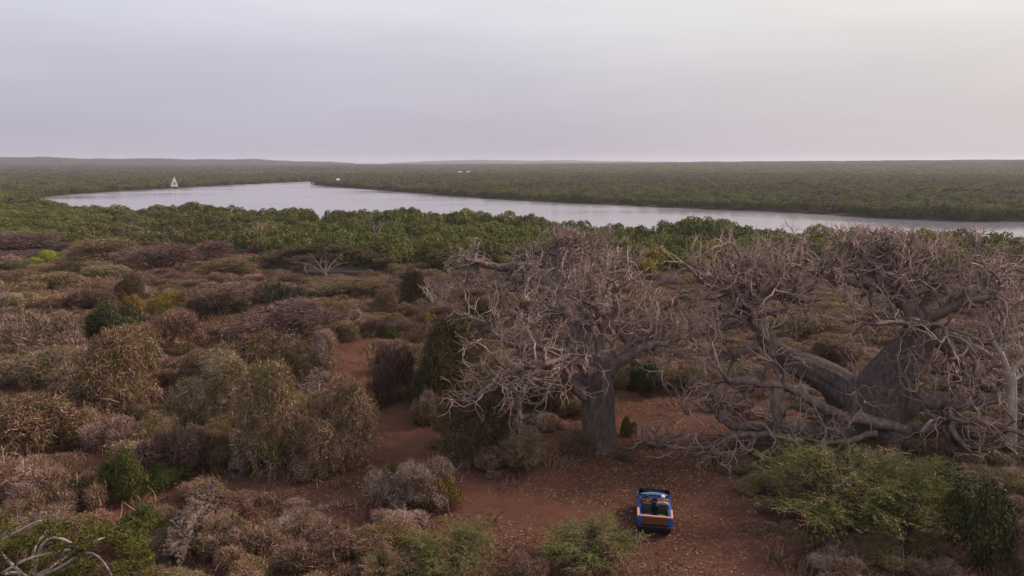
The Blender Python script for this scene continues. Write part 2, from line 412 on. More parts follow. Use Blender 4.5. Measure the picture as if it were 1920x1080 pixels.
# ------------------------------------------------------------------ plant building blocks (numpy)
UP = np.array([0, 0, 1.0])
def rand_dirs(n, rng):
    return nrm(rng.normal(size=(n, 3)))
def ribbons(P0, D, L, Wd, bend, rng):
    """thin tapering twigs with one kink: 5 verts, 3 triangles each"""
    n = len(P0)
    D = nrm(D)
    s = nrm(np.cross(D, rand_dirs(n, rng))) * (np.reshape(Wd, (-1, 1)) * 0.5)
    p1 = P0 + D * (np.reshape(L, (-1, 1)) * 0.5)
    p2 = p1 + nrm(D + bend) * (np.reshape(L, (-1, 1)) * 0.5)
    V = np.stack([P0 - s, P0 + s, p1 - s * 0.8, p1 + s * 0.8, p2], 1).reshape(-1, 3)
    b = (np.arange(n) * 5)[:, None]
    T = np.concatenate([b + [0, 1, 3], b + [0, 3, 2], b + [2, 3, 4]], 0)
    return V, T
def leaf_faces(P, Nrm, size, rng, aspect=0.55):
    n = len(P)
    a = nrm(np.cross(Nrm, rand_dirs(n, rng))); b = np.cross(nrm(Nrm), a)
    s = np.reshape(size, (-1, 1))
    V = np.stack([P - a * s, P + b * s * aspect, P + a * s, P - b * s * aspect], 1).reshape(-1, 3)
    k = (np.arange(n) * 4)[:, None]
    return V, np.concatenate([k + [0, 1, 2], k + [0, 2, 3]], 0)
def join(parts):
    V, T, o = [], [], 0
    for v, t in parts:
        V.append(v); T.append(t + o); o += len(v)
    return np.concatenate(V), np.concatenate(T)
class Tubes:
    def __init__(self): self.V, self.Q, self.n = [], [], 0
    def add(self, pts, radii, sides=5, lobes=None):
        pts = np.asarray(pts, float); n = len(pts)
        t = nrm(np.gradient(pts, axis=0))
        ref = np.array([0.31, 0.87, 0.38]) if abs(t[0] @ np.array([0.31, 0.87, 0.38])) < 0.9 else np.array([1.0, 0, 0])
        u = np.empty_like(pts); cur = ref
        for i in range(n):
            cur = cur - t[i] * (cur @ t[i]); cur = cur / max(np.linalg.norm(cur), 1e-9); u[i] = cur
        w = np.cross(t, u)
        a = np.linspace(0, 2 * np.pi, sides, endpoint=False)
        rr = np.asarray(radii, float)[:, None] * np.ones(sides)
        if lobes is not None: rr = rr * lobes(np.linspace(0, 1, n)[:, None], a[None, :])
        V = pts[:, None, :] + rr[..., None] * (np.cos(a)[None, :, None] * u[:, None, :] + np.sin(a)[None, :, None] * w[:, None, :])
        i = np.arange(n - 1)[:, None] * sides; j = np.arange(sides)[None, :]; k = (j + 1) % sides
        Q = np.stack([i + j, i + k, i + sides + k, i + sides + j], -1).reshape(-1, 4)
        self.V.append(V.reshape(-1, 3)); self.Q.append(Q + self.n); self.n += n * sides
        # closed tip
        self.V.append(pts[-1:] + t[-1:] * radii[-1] * 0.5); tip = self.n; self.n += 1
        base = tip - sides
        self.Q.append(np.stack([base + j[0], base + k[0], np.full(sides, tip), np.full(sides, tip)], 1))
    def mesh(self, name, sm=True):
        V = np.concatenate(self.V); Q = np.concatenate(self.Q)
        tri = Q[:, 2] == Q[:, 3]
        return mk_mesh(name, V, Q[tri][:, :3] if tri.any() else None, Q[~tri], sm)
    def __bool__(self): return self.n > 0

def clump_set(rng, n=9, flat=1.0):
    C = [np.array([0, 0, 0.36 * flat])]; R = [0.44]
    for i in range(n):
        a = rng.uniform(0, 6.283); r = rng.uniform(0.30, 0.74); z = rng.uniform(0.08, 0.80 - 0.55 * r) * flat
        C.append(np.array([r * math.cos(a), r * math.sin(a), z])); R.append(rng.uniform(0.16, 0.38))
    return np.array(C), np.array(R)
def shell(n, rng, C, R, lo=0.72, hi=1.02, tall=1.0):
    P, Nn = [], []
    while sum(len(p) for p in P) < n:
        k = rng.choice(len(R), size=n * 2, p=R ** 2 / (R ** 2).sum())
        d = rand_dirs(n * 2, rng); f = rng.uniform(lo, hi, n * 2)
        p = C[k] + d * (R[k] * f)[:, None]
        dist = np.linalg.norm(p[:, None, :] - C[None], axis=2) / R[None]
        ok = (p[:, 2] > 0.0) & (dist.min(1) > lo - 0.02) & (rng.uniform(0, 1, n * 2) < np.clip(0.04 + p[:, 2] / tall * 1.9, 0, 1))
        P.append(p[ok]); Nn.append(d[ok])
    return np.concatenate(P)[:n], np.concatenate(Nn)[:n]
def stems_mesh(rng, n=16, spread=0.75, top=0.7, r=0.022):
    tb = Tubes()
    for i in range(n):
        a = rng.uniform(0, 6.283); e = rng.uniform(0.25, spread)
        p = np.array([rng.normal(0, 0.08), rng.normal(0, 0.08), -0.06]); q = np.array([math.cos(a) * e, math.sin(a) * e, rng.uniform(0.35, top)])
        m = (p + q) / 2 + rng.normal(0, 0.07, 3) + [0, 0, 0.1]
        tb.add([p, (p + m) / 2 + rng.normal(0, 0.03, 3), m, (m + q) / 2 + rng.normal(0, 0.03, 3), q], np.array([1, 0.85, 0.65, 0.45, 0.2]) * r * rng.uniform(0.6, 1.2), 4)
    return tb.mesh('stems')

def shoots(rng, C, R, m=70, droop=0.0):
    """long ragged shoots that break the outline, each with side twigs"""
    P, Nn = shell(m, rng, C, R, 0.8, 1.0)
    D = nrm(Nn * 0.8 + UP * 0.35 + rng.normal(0, 0.4, (m, 3))); L = rng.uniform(0.18, 0.42, m)
    bend = rng.normal(0, 0.35, (m, 3)) - UP * droop
    out = [ribbons(P - D * 0.1, D, L, rng.uniform(0.010, 0.017, m), bend, rng)]
    k = 7
    f = rng.uniform(0.25, 1.0, (m, k, 1))
    q = (P[:, None] - D[:, None] * 0.1 + D[:, None] * (L[:, None, None] * np.minimum(f, .5)) + nrm(D + bend)[:, None] * (L[:, None, None] * np.maximum(f - .5, 0))).reshape(-1, 3)
    n = len(q); d = nrm(np.repeat(D, k, 0) * 0.7 + rng.normal(0, 0.7, (n, 3)))
    out.append(ribbons(q, d, rng.uniform(0.05, 0.14, n), rng.uniform(0.005, 0.010, n), rng.normal(0, .5, (n, 3)), rng))
    return join(out)
def proto_dry(seed, n=9500):
    rng = np.random.default_rng(seed); C, R = clump_set(rng, 10)
    P, Nn = shell(n, rng, C, R, 0.60)
    D = nrm(Nn * 0.75 + UP * 0.30 + rng.normal(0, 0.42, (n, 3))); Ls = rng.uniform(0.08, 0.22, n) * np.where(rng.uniform(0, 1, n) < 0.07, 1.9, 1.0)
    V1 = ribbons(P - D * Ls[:, None] * 0.6, D, Ls, rng.uniform(0.005, 0.012, n), rng.normal(0, 0.45, (n, 3)), rng)
    m = 900
    P2, N2 = shell(m, rng, C, R, 0.9, 1.05)
    return stems_mesh(rng), mk_mesh('dry_twigs', *join([V1, shoots(rng, C, R), leaf_faces(P2, N2 + rng.normal(0, 0.6, (m, 3)), rng.uniform(0.008, 0.017, m), rng)]))
def proto_drape(seed, n=12500, tall=1.0, clumps=11):
    rng = np.random.default_rng(seed); C, R = clump_set(rng, clumps, tall)
    if tall > 1.2:
        C = np.vstack([C, [[rng.normal(0, .12), rng.normal(0, .12), tall * f] for f in (.2, .5, .62)]]); R = np.append(R, [.50, .46, .36])
    P, Nn = shell(n, rng, C, R, 0.66, 1.02, tall)
    top = np.clip(Nn[:, 2:3], 0, 1)
    D = nrm(-UP * (0.75 - 0.9 * top) + Nn * 0.5 + rng.normal(0, 0.85, (n, 3))); Ls = rng.uniform(0.06, 0.17, n)
    V1 = ribbons(P, D, Ls, rng.uniform(0.004, 0.010, n), -UP * 0.5 + rng.normal(0, 0.6, (n, 3)), rng)
    m = 2600
    P2, N2 = shell(m, rng, C, R, 0.8, 1.05)
    return stems_mesh(rng, 16, .75, .7 * tall), mk_mesh('draping_creeper', *join([V1, shoots(rng, C, R, 80, 0.5), leaf_faces(P2, N2 + rng.normal(0, 0.6, (m, 3)), rng.uniform(0.010, 0.024, m), rng)]))
def proto_leaf(seed, n=6500, size=(0.018, 0.040)):
    rng = np.random.default_rng(seed); C, R = clump_set(rng, 14)
    R = R * 0.92
    P, Nn = shell(n, rng, C, R, 0.70, 1.06)
    V1 = leaf_faces(P, Nn + rng.normal(0, 0.55, (n, 3)), rng.uniform(*size, n), rng)
    m = 1800
    P2, N2 = shell(m, rng, C, R, 0.6, 0.95)
    D = nrm(N2 + rng.normal(0, 0.5, (m, 3)))
    V2 = ribbons(P2, D, rng.uniform(0.1, 0.2, m), np.full(m, 0.006), rng.normal(0, 0.4, (m, 3)), rng)
    return stems_mesh(rng), mk_mesh('leafy_crown', *join([V1, V2]))
def proto_flat(seed, n=8000):
    """wind-combed flat thicket: shelves of level twigs on slanting stems"""
    rng = np.random.default_rng(seed)
    parts = []
    for k in range(9):
        a, r = rng.uniform(0, 6.283), rng.uniform(0.0, 0.62)
        cx, cyy, cz, cr = r * math.cos(a), r * math.sin(a), rng.uniform(0.45, 0.86) - 0.25 * r, rng.uniform(0.32, 0.5)
        m = n // 9
        th, q = rng.uniform(0, 6.283, m), np.sqrt(rng.uniform(0, 1, m))
        P = np.stack([cx + cr * q * np.cos(th), cyy + cr * q * np.sin(th), cz + 0.14 * (1 - q ** 2) + rng.normal(0, 0.035, m) - rng.uniform(0, 0.22, m) * (rng.uniform(0, 1, m) < 0.35)], 1)
        D = nrm(np.stack([np.cos(th), np.sin(th), np.full(m, 0.12)], 1) + rng.normal(0, 0.45, (m, 3)) * [1, 1, 0.45])
        parts.append(ribbons(P, D, rng.uniform(0.08, 0.22, m), rng.uniform(0.004, 0.009, m), rng.normal(0, 0.35, (m, 3)), rng))
        l = 260; th, q = rng.uniform(0, 6.283, l), np.sqrt(rng.uniform(0, 1, l))
        P = np.stack([cx + cr * q * np.cos(th), cyy + cr * q * np.sin(th), cz + 0.16 * (1 - q ** 2) + rng.normal(0, 0.02, l)], 1)
        parts.append(leaf_faces(P, UP + rng.normal(0, 0.5, (l, 3)), rng.uniform(0.010, 0.022, l), rng))
    return stems_mesh(rng, 14, 0.7, 0.75, 0.026), mk_mesh('flat_twig_shelves', *join(parts))
def proto_feather(seed, nb=64):
    """arching shoots set with fine leaflets in level sprays"""
    rng = np.random.default_rng(seed)
    parts, st = [], Tubes()
    for i in range(nb):
        a = rng.uniform(0, 6.283); e = math.sqrt(rng.uniform(0.03, 0.75)); h = rng.uniform(0.35, 0.95) * (1.08 - 0.55 * e * e)
        tgt = np.array([math.cos(a) * e, math.sin(a) * e, h]); p0 = np.array([rng.normal(0, 0.05), rng.normal(0, 0.05), -0.05])
        tt = np.linspace(0, 1, 9)[:, None]
        path = p0 + (tgt - p0) * tt + np.array([0, 0, 1]) * (np.sin(tt * np.pi) * 0.16) + rng.normal(0, 0.015, (9, 3))
        st.add(path, np.linspace(0.016, 0.004, 9), 4)
        ns = 24
        k = rng.uniform(0.42, 1.0, ns); base = np.stack([np.interp(k, tt[:, 0], path[:, c]) for c in range(3)], 1)
        az = a + rng.normal(0, 0.85, ns)
        D = nrm(np.stack([np.cos(az), np.sin(az), rng.normal(0.12, 0.22, ns)], 1)); Ls = rng.uniform(0.10, 0.26, ns)
        bend = np.stack([rng.normal(0, 0.2, ns), rng.normal(0, 0.2, ns), rng.normal(-0.15, 0.2, ns)], 1)
        parts.append(ribbons(base, D, Ls, np.full(ns, 0.006), bend, rng))
        nl = 13
        f = np.linspace(0.1, 1.0, nl)[None, :, None]
        q = (base[:, None] + D[:, None] * (Ls[:, None, None] * np.minimum(f, 0.5)) + nrm(D + bend)[:, None] * (Ls[:, None, None] * np.maximum(f - 0.5, 0))).reshape(-1, 3)
        m = len(q)
        Dl = nrm(np.repeat(D, nl, 0) * 0.5 + rng.normal(0, 0.7, (m, 3)) * [1, 1, 0.5])
        parts.append(ribbons(q, Dl, rng.uniform(0.024, 0.055, m), rng.uniform(0.005, 0.010, m), rng.normal(0, 0.3, (m, 3)), rng))
    return st.mesh('stems'), mk_mesh('feathery_sprays', *join(parts))
def proto_mangrove(seed, n=1500, size=(0.035, 0.075), nc=17):
    rng = np.random.default_rng(seed)
    C, R = [], []
    for i in range(nc):
        a = rng.uniform(0, 6.283); r = math.sqrt(rng.uniform(0, 1)) * 0.78; z = 0.30 + 0.52 * math.sqrt(max(0, 1 - r * r)) * rng.uniform(0.75, 1.05)
        C.append((r * math.cos(a), r * math.sin(a), z)); R.append(rng.uniform(0.20, 0.34))
    for i in range(7):
        a = i * 0.9; C.append((0.66 * math.cos(a), 0.66 * math.sin(a), 0.26)); R.append(0.27)
    C, R = np.array(C), np.array(R)
    P, Nn = shell(n, rng, C, R, 0.75, 1.05)
    V1 = leaf_faces(P, Nn + rng.normal(0, 0.30, (n, 3)), rng.uniform(*size, n), rng, 0.7)
    tb = Tubes()
    for i in range(6):
        a = rng.uniform(0, 6.283); q = np.array([0.5 * math.cos(a), 0.5 * math.sin(a), rng.uniform(0.45, 0.7)]); p = np.array([0.12 * math.cos(a), 0.12 * math.sin(a), -0.05])
        tb.add([p, (p * 1.3 + q) / 2.3 + rng.normal(0, 0.04, 3), q], [0.035, 0.026, 0.01], 4)
    return tb.mesh('trunk'), mk_mesh('crown', *V1)

PROTO = {
    'dry': [proto_dry(s) for s in (11, 12, 13)],
    'drape': [proto_drape(s) for s in (21, 22, 23)],
    'drape_tall': [proto_drape(s, 21000, 1.75, 19) for s in (24, 25, 26)],
    'leaf': [proto_leaf(s) for s in (31, 32, 33)],
    'flat': [proto_flat(s) for s in (41, 42)],
    'feather': [proto_feather(s) for s in (51, 52)],
    'mangrove': [proto_mangrove(s) for s in (61, 62, 63, 64)],
    'mangrove_far': [proto_mangrove(s, 330, (0.07, 0.15), 11) for s in (71, 72, 73)],
}
GREY = [(0.075, 0.049, 0.038), (0.21, 0.146, 0.116), (0.38, 0.272, 0.22), (0.60, 0.445, 0.365)]
BROWN = [(0.032, 0.017, 0.010), (0.125, 0.070, 0.044), (0.255, 0.155, 0.100), (0.44, 0.295, 0.21)]
PURPLE = [(0.030, 0.017, 0.014), (0.080, 0.047, 0.039), (0.15, 0.094, 0.077), (0.29, 0.188, 0.153)]
OLIVE = [(0.034, 0.027, 0.010), (0.100, 0.080, 0.028), (0.185, 0.147, 0.056), (0.33, 0.25, 0.125)]
STRAW = [(0.16, 0.115, 0.075), (0.25, 0.18, 0.12), (0.34, 0.25, 0.17), (0.44, 0.33, 0.23)]
GREEN = [(0.028, 0.034, 0.009), (0.060, 0.072, 0.017), (0.095, 0.105, 0.027), (0.15, 0.148, 0.048)]
RUST = [(0.085, 0.036, 0.014), (0.16, 0.064, 0.020), (0.23, 0.10, 0.03), (0.30, 0.16, 0.045)]
LIME = [(0.14, 0.17, 0.018), (0.22, 0.25, 0.024), (0.30, 0.32, 0.035), (0.38, 0.38, 0.06)]
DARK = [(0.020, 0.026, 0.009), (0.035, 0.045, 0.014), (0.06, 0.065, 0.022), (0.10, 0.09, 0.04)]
MUSTARD = [(0.10, 0.066, 0.016), (0.17, 0.115, 0.024), (0.24, 0.165, 0.035), (0.30, 0.22, 0.06)]
SHADE_OLIVE = [(0.022, 0.019, 0.009), (0.055, 0.043, 0.018), (0.10, 0.078, 0.034), (0.19, 0.14, 0.075)]
MAT = {
    'grey': foliage_mat('grey_twig', GREY, BROWN, 1.1, 0.50),  # the browner patches stand in for dark hollows among the twigs
    'brown': foliage_mat('brown_twig', BROWN, SHADE_OLIVE, 1.0, 0.60),  # dark olive patches put the shade of hollows into the colour
    'purple': foliage_mat('purple_brown_twig', PURPLE, BROWN, 0.5, 0.62),
    'olive': foliage_mat('olive_straw_creeper', OLIVE, BROWN, 1.0, 0.48),
    'straw': foliage_mat('straw_creeper', STRAW, OLIVE, 0.9, 0.52),
    'green': foliage_mat('green_leaf', GREEN, OLIVE, 0.7, 0.60, translucent=0.2),
    'rust': foliage_mat('rust_leaf', RUST, OLIVE, 0.8, 0.56, translucent=0.15),
    'lime': foliage_mat('lime_leaf', LIME, None, translucent=0.2),
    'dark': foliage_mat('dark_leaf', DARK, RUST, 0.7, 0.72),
    'mustard': foliage_mat('mustard_leaf', MUSTARD, OLIVE, 0.7, 0.58),
    'feather': foliage_mat('feathery_leaflet', [(0.045, 0.048, 0.014), (0.10, 0.108, 0.028), (0.165, 0.172, 0.048), (0.24, 0.22, 0.09)], BROWN, 0.9, 0.60, vary=0.12, translucent=0.2),
    'mangrove': foliage_mat('mangrove_leaf', [(0.040, 0.047, 0.010), (0.085, 0.094, 0.018), (0.135, 0.141, 0.029), (0.180, 0.172, 0.048)], [(0.050, 0.044, 0.017), (0.088, 0.076, 0.026), (0.125, 0.106, 0.038), (0.155, 0.130, 0.058)], 0.013, 0.53, vary=0.36, translucent=0.15),
    'mangrove_yellow': foliage_mat('yellowing_mangrove_leaf', [(0.085, 0.070, 0.012), (0.155, 0.125, 0.018), (0.225, 0.175, 0.026), (0.29, 0.215, 0.04)], None, vary=0.2, translucent=0.15),
    'mangrove_dark': foliage_mat('dark_mangrove_leaf', [(0.034, 0.044, 0.012), (0.070, 0.082, 0.020), (0.115, 0.125, 0.032), (0.16, 0.155, 0.055)], None, vary=0.2, translucent=0.1),
    'bushland': foliage_mat('far_bush_twig', [(0.055, 0.041, 0.033), (0.09, 0.066, 0.052), (0.125, 0.092, 0.070), (0.10, 0.092, 0.042)], None, vary=0.4),
    'dusk': foliage_mat('shade_dark_olive_creeper', [(0.016, 0.013, 0.006), (0.042, 0.032, 0.014), (0.085, 0.062, 0.028), (0.18, 0.125, 0.07)], [(0.05, 0.025, 0.010), (0.10, 0.052, 0.018), (0.16, 0.09, 0.03), (0.2, 0.13, 0.05)], 0.9, 0.60),  # dark olive tone, deepened to carry the shading left of the centre baobab
    'stem': bark_mat('stem_bark', [(0.05, 0.038, 0.030), (0.11, 0.082, 0.066), (0.18, 0.14, 0.115)], 3.0, 0.2),
    'pale_stem': bark_mat('pale_stem_bark', [(0.20, 0.165, 0.145), (0.34, 0.285, 0.25), (0.50, 0.43, 0.375)], 4.0, 0.2),
    'bark': bark_mat('baobab_bark', [(0.050, 0.039, 0.038), (0.090, 0.069, 0.065), (0.135, 0.101, 0.092), (0.21, 0.152, 0.132)], 5.0, 1.0, (0.22, 0.20, 0.195)),
    'limb': bark_mat('baobab_sunlit_limb_bark', [(0.065, 0.050, 0.047), (0.13, 0.097, 0.088), (0.21, 0.152, 0.132), (0.32, 0.225, 0.19)], 3.0, 0.9, (0.30, 0.27, 0.26)),  # lighter, warmer than the trunk bark to put sunlit tops into the limbs
    'twig': bark_mat('baobab_twig_bark', [(0.17, 0.120, 0.105), (0.33, 0.235, 0.20), (0.52, 0.375, 0.315)], 1.3, 0.3),
}
MAT['mangrove'].name = 'mangrove_leaf'

def scatter(name, pts, rotz, scale, index, protos, mats, label, cat=None):
    """one uncountable mass: points that carry copies of a few plants"""
    c = bpy.data.collections.new(name + '_plants')
    for i, me in enumerate(protos):
        me2 = me.copy(); me2.materials.clear(); me2.materials.append(mats[i % len(mats)])
        o = bpy.data.objects.new('%s_plant_%02d' % (name, i), me2); c.objects.link(o)
    me = bpy.data.meshes.new(name)
    me.vertices.add(len(pts)); me.vertices.foreach_set('co', np.asarray(pts, np.float32).ravel())
    a = me.attributes.new('rot', 'FLOAT_VECTOR', 'POINT'); r = np.zeros((len(pts), 3), np.float32); r[:, 2] = rotz; a.data.foreach_set('vector', r.ravel())
    a = me.attributes.new('scl', 'FLOAT_VECTOR', 'POINT'); a.data.foreach_set('vector', np.asarray(scale, np.float32).ravel())
    a = me.attributes.new('idx', 'INT', 'POINT'); a.data.foreach_set('value', np.asarray(index, np.int32))
    me.update()
    o = obj(name, me)
    g = bpy.data.node_groups.new(name + '_scatter', 'GeometryNodeTree')
    g.interface.new_socket('Geometry', in_out='INPUT', socket_type='NodeSocketGeometry'); g.interface.new_socket('Geometry', in_out='OUTPUT', socket_type='NodeSocketGeometry')
    gi, go = N(g, 'NodeGroupInput'), N(g, 'NodeGroupOutput')
    ci = N(g, 'GeometryNodeCollectionInfo'); ci.inputs['Collection'].default_value = c; ci.inputs['Separate Children'].default_value = True; ci.inputs['Reset Children'].default_value = True
    ip = N(g, 'GeometryNodeInstanceOnPoints'); ip.inputs['Pick Instance'].default_value = True
    L = g.links.new
    L(gi.outputs[0], ip.inputs['Points']); L(ci.outputs[0], ip.inputs['Instance'])
    for nm, tp, sock in (('rot', 'FLOAT_VECTOR', 'Rotation'), ('scl', 'FLOAT_VECTOR', 'Scale'), ('idx', 'INT', 'Instance Index')):
        na = N(g, 'GeometryNodeInputNamedAttribute', data_type=tp); na.inputs['Name'].default_value = nm
        L(na.outputs[0], ip.inputs[sock])
    L(ip.outputs[0], go.inputs[0])
    md = o.modifiers.new('scatter', 'NODES'); md.node_group = g
    tag(o, label, cat, None, 'stuff')
    return o

def plant(name, proto, k, mat, loc, scale, rz, label, cat, group=None, stem='stem', part=('stem', 'foliage')):
    st, fo = PROTO[proto][k % len(PROTO[proto])]
    r = empty(name, loc, rz, scale)
    obj(part[0], st, MAT[stem], r); obj(part[1], fo, MAT[mat], r)
    tag(r, label, cat, group)
    return r

# ------------------------------------------------------------------ mangroves
def jitter_grid(x0, x1, y0, y1, s, rng):
    X, Y = np.meshgrid(np.arange(x0, x1, s), np.arange(y0, y1, s))
    P = np.stack([X.ravel(), Y.ravel()], 1)
    return P + rng.uniform(-0.45 * s, 0.45 * s, P.shape)
def project(P):
    d = P[:, 1] * CP + (CAM_Z - P[:, 2]) * SP
    up = P[:, 1] * SP - (CAM_Z - P[:, 2]) * CP
    return np.stack([960 + FPX * P[:, 0] / d, 540 - FPX * up / d, d], 1)
def build_mangroves():
    rng = np.random.default_rng(5)
    # near belt: from the foot of the bush to the near bank
    P = jitter_grid(-330, 260, 108, 330, 4.5, rng)
    a = P[:, 0] / P[:, 1]
    sdv = sdist(P, river)
    # near side only: nearer than the bank at that bearing
    ne = np.array(near_edge); nb = np.interp(a, ne[:, 0] / ne[:, 1], ne[:, 1], left=ne[0, 1] + 40, right=ne[-1, 1])
    edge = belt_start(P[:, 0], P[:, 1]) + (vnoise(P[:, 0] / 11, P[:, 1] / 11, 3) - 0.5) * 12
    ok = (np.abs(a) < 0.92) & (sdv > 0.8) & (P[:, 1] < nb + 2) & (P[:, 1] > edge)
    P = P[ok]; sdv = sdv[ok]
    Z = height(P[:, 0], P[:, 1]); bank = smooth(16, 3, sdv)
    r = rng.uniform(1.8, 4.0, len(P)) ** 1.0 * (1 + 0.15 * bank)
    h = 1.0 + r * rng.uniform(0.75, 1.2, len(P)) + 0.9 * bank + (vnoise(P[:, 0] / 16, P[:, 1] / 16, 4) - 0.45) * 2.2
    h = np.clip(h, 2.0, 6.5) * np.where(P[:, 0] / P[:, 1] < -0.50, 0.68, 1.0)
    pts = np.column_stack([P, Z - 0.1])
    pj = project(np.column_stack([P, Z + h]))
    seen = (pj[:, 0] > -40) & (pj[:, 0] < 1960)
    order = np.argsort(P[:, 1] + np.where(seen, 0, 1e4) - 26 * bank)
    pick = np.zeros(len(P), bool); pick[order[:215]] = True
    for i in np.nonzero(pick)[0]:
        v = vnoise(P[i:i + 1, 0] / 13, P[i:i + 1, 1] / 13, 21)[0]
        m = 'mangrove_yellow' if (v > 0.70 and pj[i, 0] > 880) else 'mangrove'
        lab = 'rounded green mangrove packed in the belt along the near bank of the river' if m == 'mangrove' else 'yellowing mangrove among the green mangroves behind the bare baobab crowns'
        plant('mangrove_tree', 'mangrove', int(rng.integers(4)), m, pts[i], (r[i], r[i], h[i]), rng.uniform(0, 6.28), lab, 'mangrove tree', 'mangroves on the near bank' if m == 'mangrove' else 'yellowing mangroves on the near bank', part=('trunk', 'crown'))
    q = ~pick
    # the rest of the belt and the far banks are one wood
    near = (pts[q], np.column_stack([r[q], r[q], h[q]]), rng.integers(0, 4, q.sum()))
    B = jitter_grid(-1050, 1050, 200, 1250, 5.6, rng)
    D = np.hypot(B[:, 0], B[:, 1]); a = B[:, 0] / B[:, 1]
    sdv = sdist(B, river)
    nbB = np.interp(a, ne[:, 0] / ne[:, 1], ne[:, 1], left=ne[0, 1] + 40, right=ne[-1, 1])
    ok = (np.abs(a) < 0.86) & (sdv > 1.6) & (B[:, 1] > nbB + 2) & (D < 1250)
    B, sdv, D = B[ok], sdv[ok], D[ok]
    Z = height(B[:, 0], B[:, 1]); bank = smooth(14, 2, sdv)
    rB = rng.uniform(2.9, 4.4, len(B)); hB = rng.uniform(3.0, 4.3, len(B)) + (vnoise(B[:, 0] / 28, B[:, 1] / 28, 6) - 0.45) * 3.0 + bank * 0.6
    dry = ((vnoise(B[:, 0] / 19, B[:, 1] / 19, 17) > 0.74) & (rng.uniform(0, 1, len(B)) < 0.6)) | (rng.uniform(0, 1, len(B)) < 0.10 + 0.12 * smooth(400, 1100, D))
    big = D < 520
    pj = project(np.column_stack([B, Z + hB])); seen = (pj[:, 0] > -30) & (pj[:, 0] < 1950)
    front = np.argsort(np.where((bank > 0.5) & seen, D, 1e6))[:60]
    fm = np.zeros(len(B), bool); fm[front] = True
    for i in front:
        plant('mangrove_tree', 'mangrove', int(rng.integers(4)), 'mangrove_dark', (B[i, 0], B[i, 1], Z[i] - 0.1), (rB[i], rB[i], hB[i]), rng.uniform(0, 6.28), 'dark mangrove standing at the water edge of the far bank', 'mangrove tree', 'mangroves at the edge of the far bank', part=('trunk', 'crown'))
    idx = np.where(big, rng.integers(0, 4, len(B)), 4 + rng.integers(0, 3, len(B))); idx[dry] = 7
    idx[(bank > 0.5) & ~dry] = 8
    k = ~fm
    allp = np.vstack([near[0], np.column_stack([B, Z - 0.15])[k]])
    alls = np.vstack([near[1], np.column_stack([rB, rB, hB])[k]])
    alli = np.concatenate([near[2], idx[k]])
    protos = [p[1] for p in PROTO['mangrove']] + [p[1] for p in PROTO['mangrove_far']] + [PROTO['mangrove_far'][0][1], PROTO['mangrove'][1][1]]
    mats = [MAT['mangrove']] * 7 + [MAT['bushland'], MAT['mangrove_dark']]
    scatter('mangrove_forest', allp, rng.uniform(0, 6.28, len(allp)), alls, alli, protos, mats, 'dense green mangrove forest lining both banks of the river')
    # beyond: bigger clumps, green giving way to dry bush
    B = jitter_grid(-3600, 3600, 700, 4700, 15.0, rng)
    D = np.hypot(B[:, 0], B[:, 1]); a = B[:, 0] / B[:, 1]
    ok = (np.abs(a) < 0.84) & (D > 1235) & (D < 4600)
    B, D, a = B[ok], D[ok], a[ok]
    Z = height(B[:, 0], B[:, 1])
    lim = np.interp(a, [-0.8, -0.35, -0.1, 0.2, 0.8], [1150, 1350, 2300, 2200, 2000]) * (1 + (vnoise(B[:, 0] / 120, B[:, 1] / 120, 30) - 0.5) * 0.35)
    green = D < lim
    sc = rng.uniform(8, 13, len(B)); hh = rng.uniform(3.2, 5.2, len(B)) + (vnoise(B[:, 0] / 70, B[:, 1] / 70, 31) - 0.45) * 4 * (~green)
    idx = np.where(green, rng.integers(0, 3, len(B)), 3 + rng.integers(0, 3, len(B)))
    idx[(~green) & (vnoise(B[:, 0] / 90, B[:, 1] / 90, 33) > 0.8)] = 1
    scatter('distant_bushland', np.column_stack([B, Z - 0.3]), rng.uniform(0, 6.28, len(B)), np.column_stack([sc, sc, hh]), idx, [p[1] for p in PROTO['mangrove_far']] * 2, [MAT['mangrove']] * 3 + [MAT['bushland']] * 3, 'far green and purplish brown bushland fading to the horizon')
build_mangroves()
for cx, by, w, h, lab in ((1305, 466, 80, 60, 'tallest dark rounded mangrove on the near bank right of the centre baobab'), (1243, 463, 64, 46, 'dark mangrove just left of the tallest rounded mangrove'), (1196, 458, 56, 34, 'medium mangrove two trees left of the tallest rounded mangrove'), (1392, 468, 62, 42, 'dark mangrove right of the tallest rounded mangrove'), (1452, 470, 50, 38, 'lower dark mangrove left of the big baobab crown'), (1768, 486, 60, 50, 'dark rounded mangrove right of the big baobab crown, left of two'), (1812, 494, 52, 54, 'dark rounded mangrove right of the big baobab crown, right of two'), (1868, 500, 74, 46, 'open-crowned mangrove near the right edge of the near bank'), (1085, 452, 54, 40, 'tall mangrove behind the rear baobab crown'), (850, 446, 74, 46, 'large mangrove on the near bank left of the rear baobab'), (735, 440, 78, 42, 'large mangrove clump behind the bleached snags'), (370, 420, 62, 40, 'taller mangrove at the river edge below the dhow')):
    p = at_z(cx, by, -5.3); k = depth_of(p) / FPX
    plant('mangrove_tree', 'mangrove', cx, 'mangrove_dark', (p[0], p[1], hz(p[0], p[1]) - .1), (w * k / 2, w * k / 2, h * k), cx * .7, lab, 'mangrove tree', 'prominent mangroves on the near bank', part=('trunk', 'crown'))
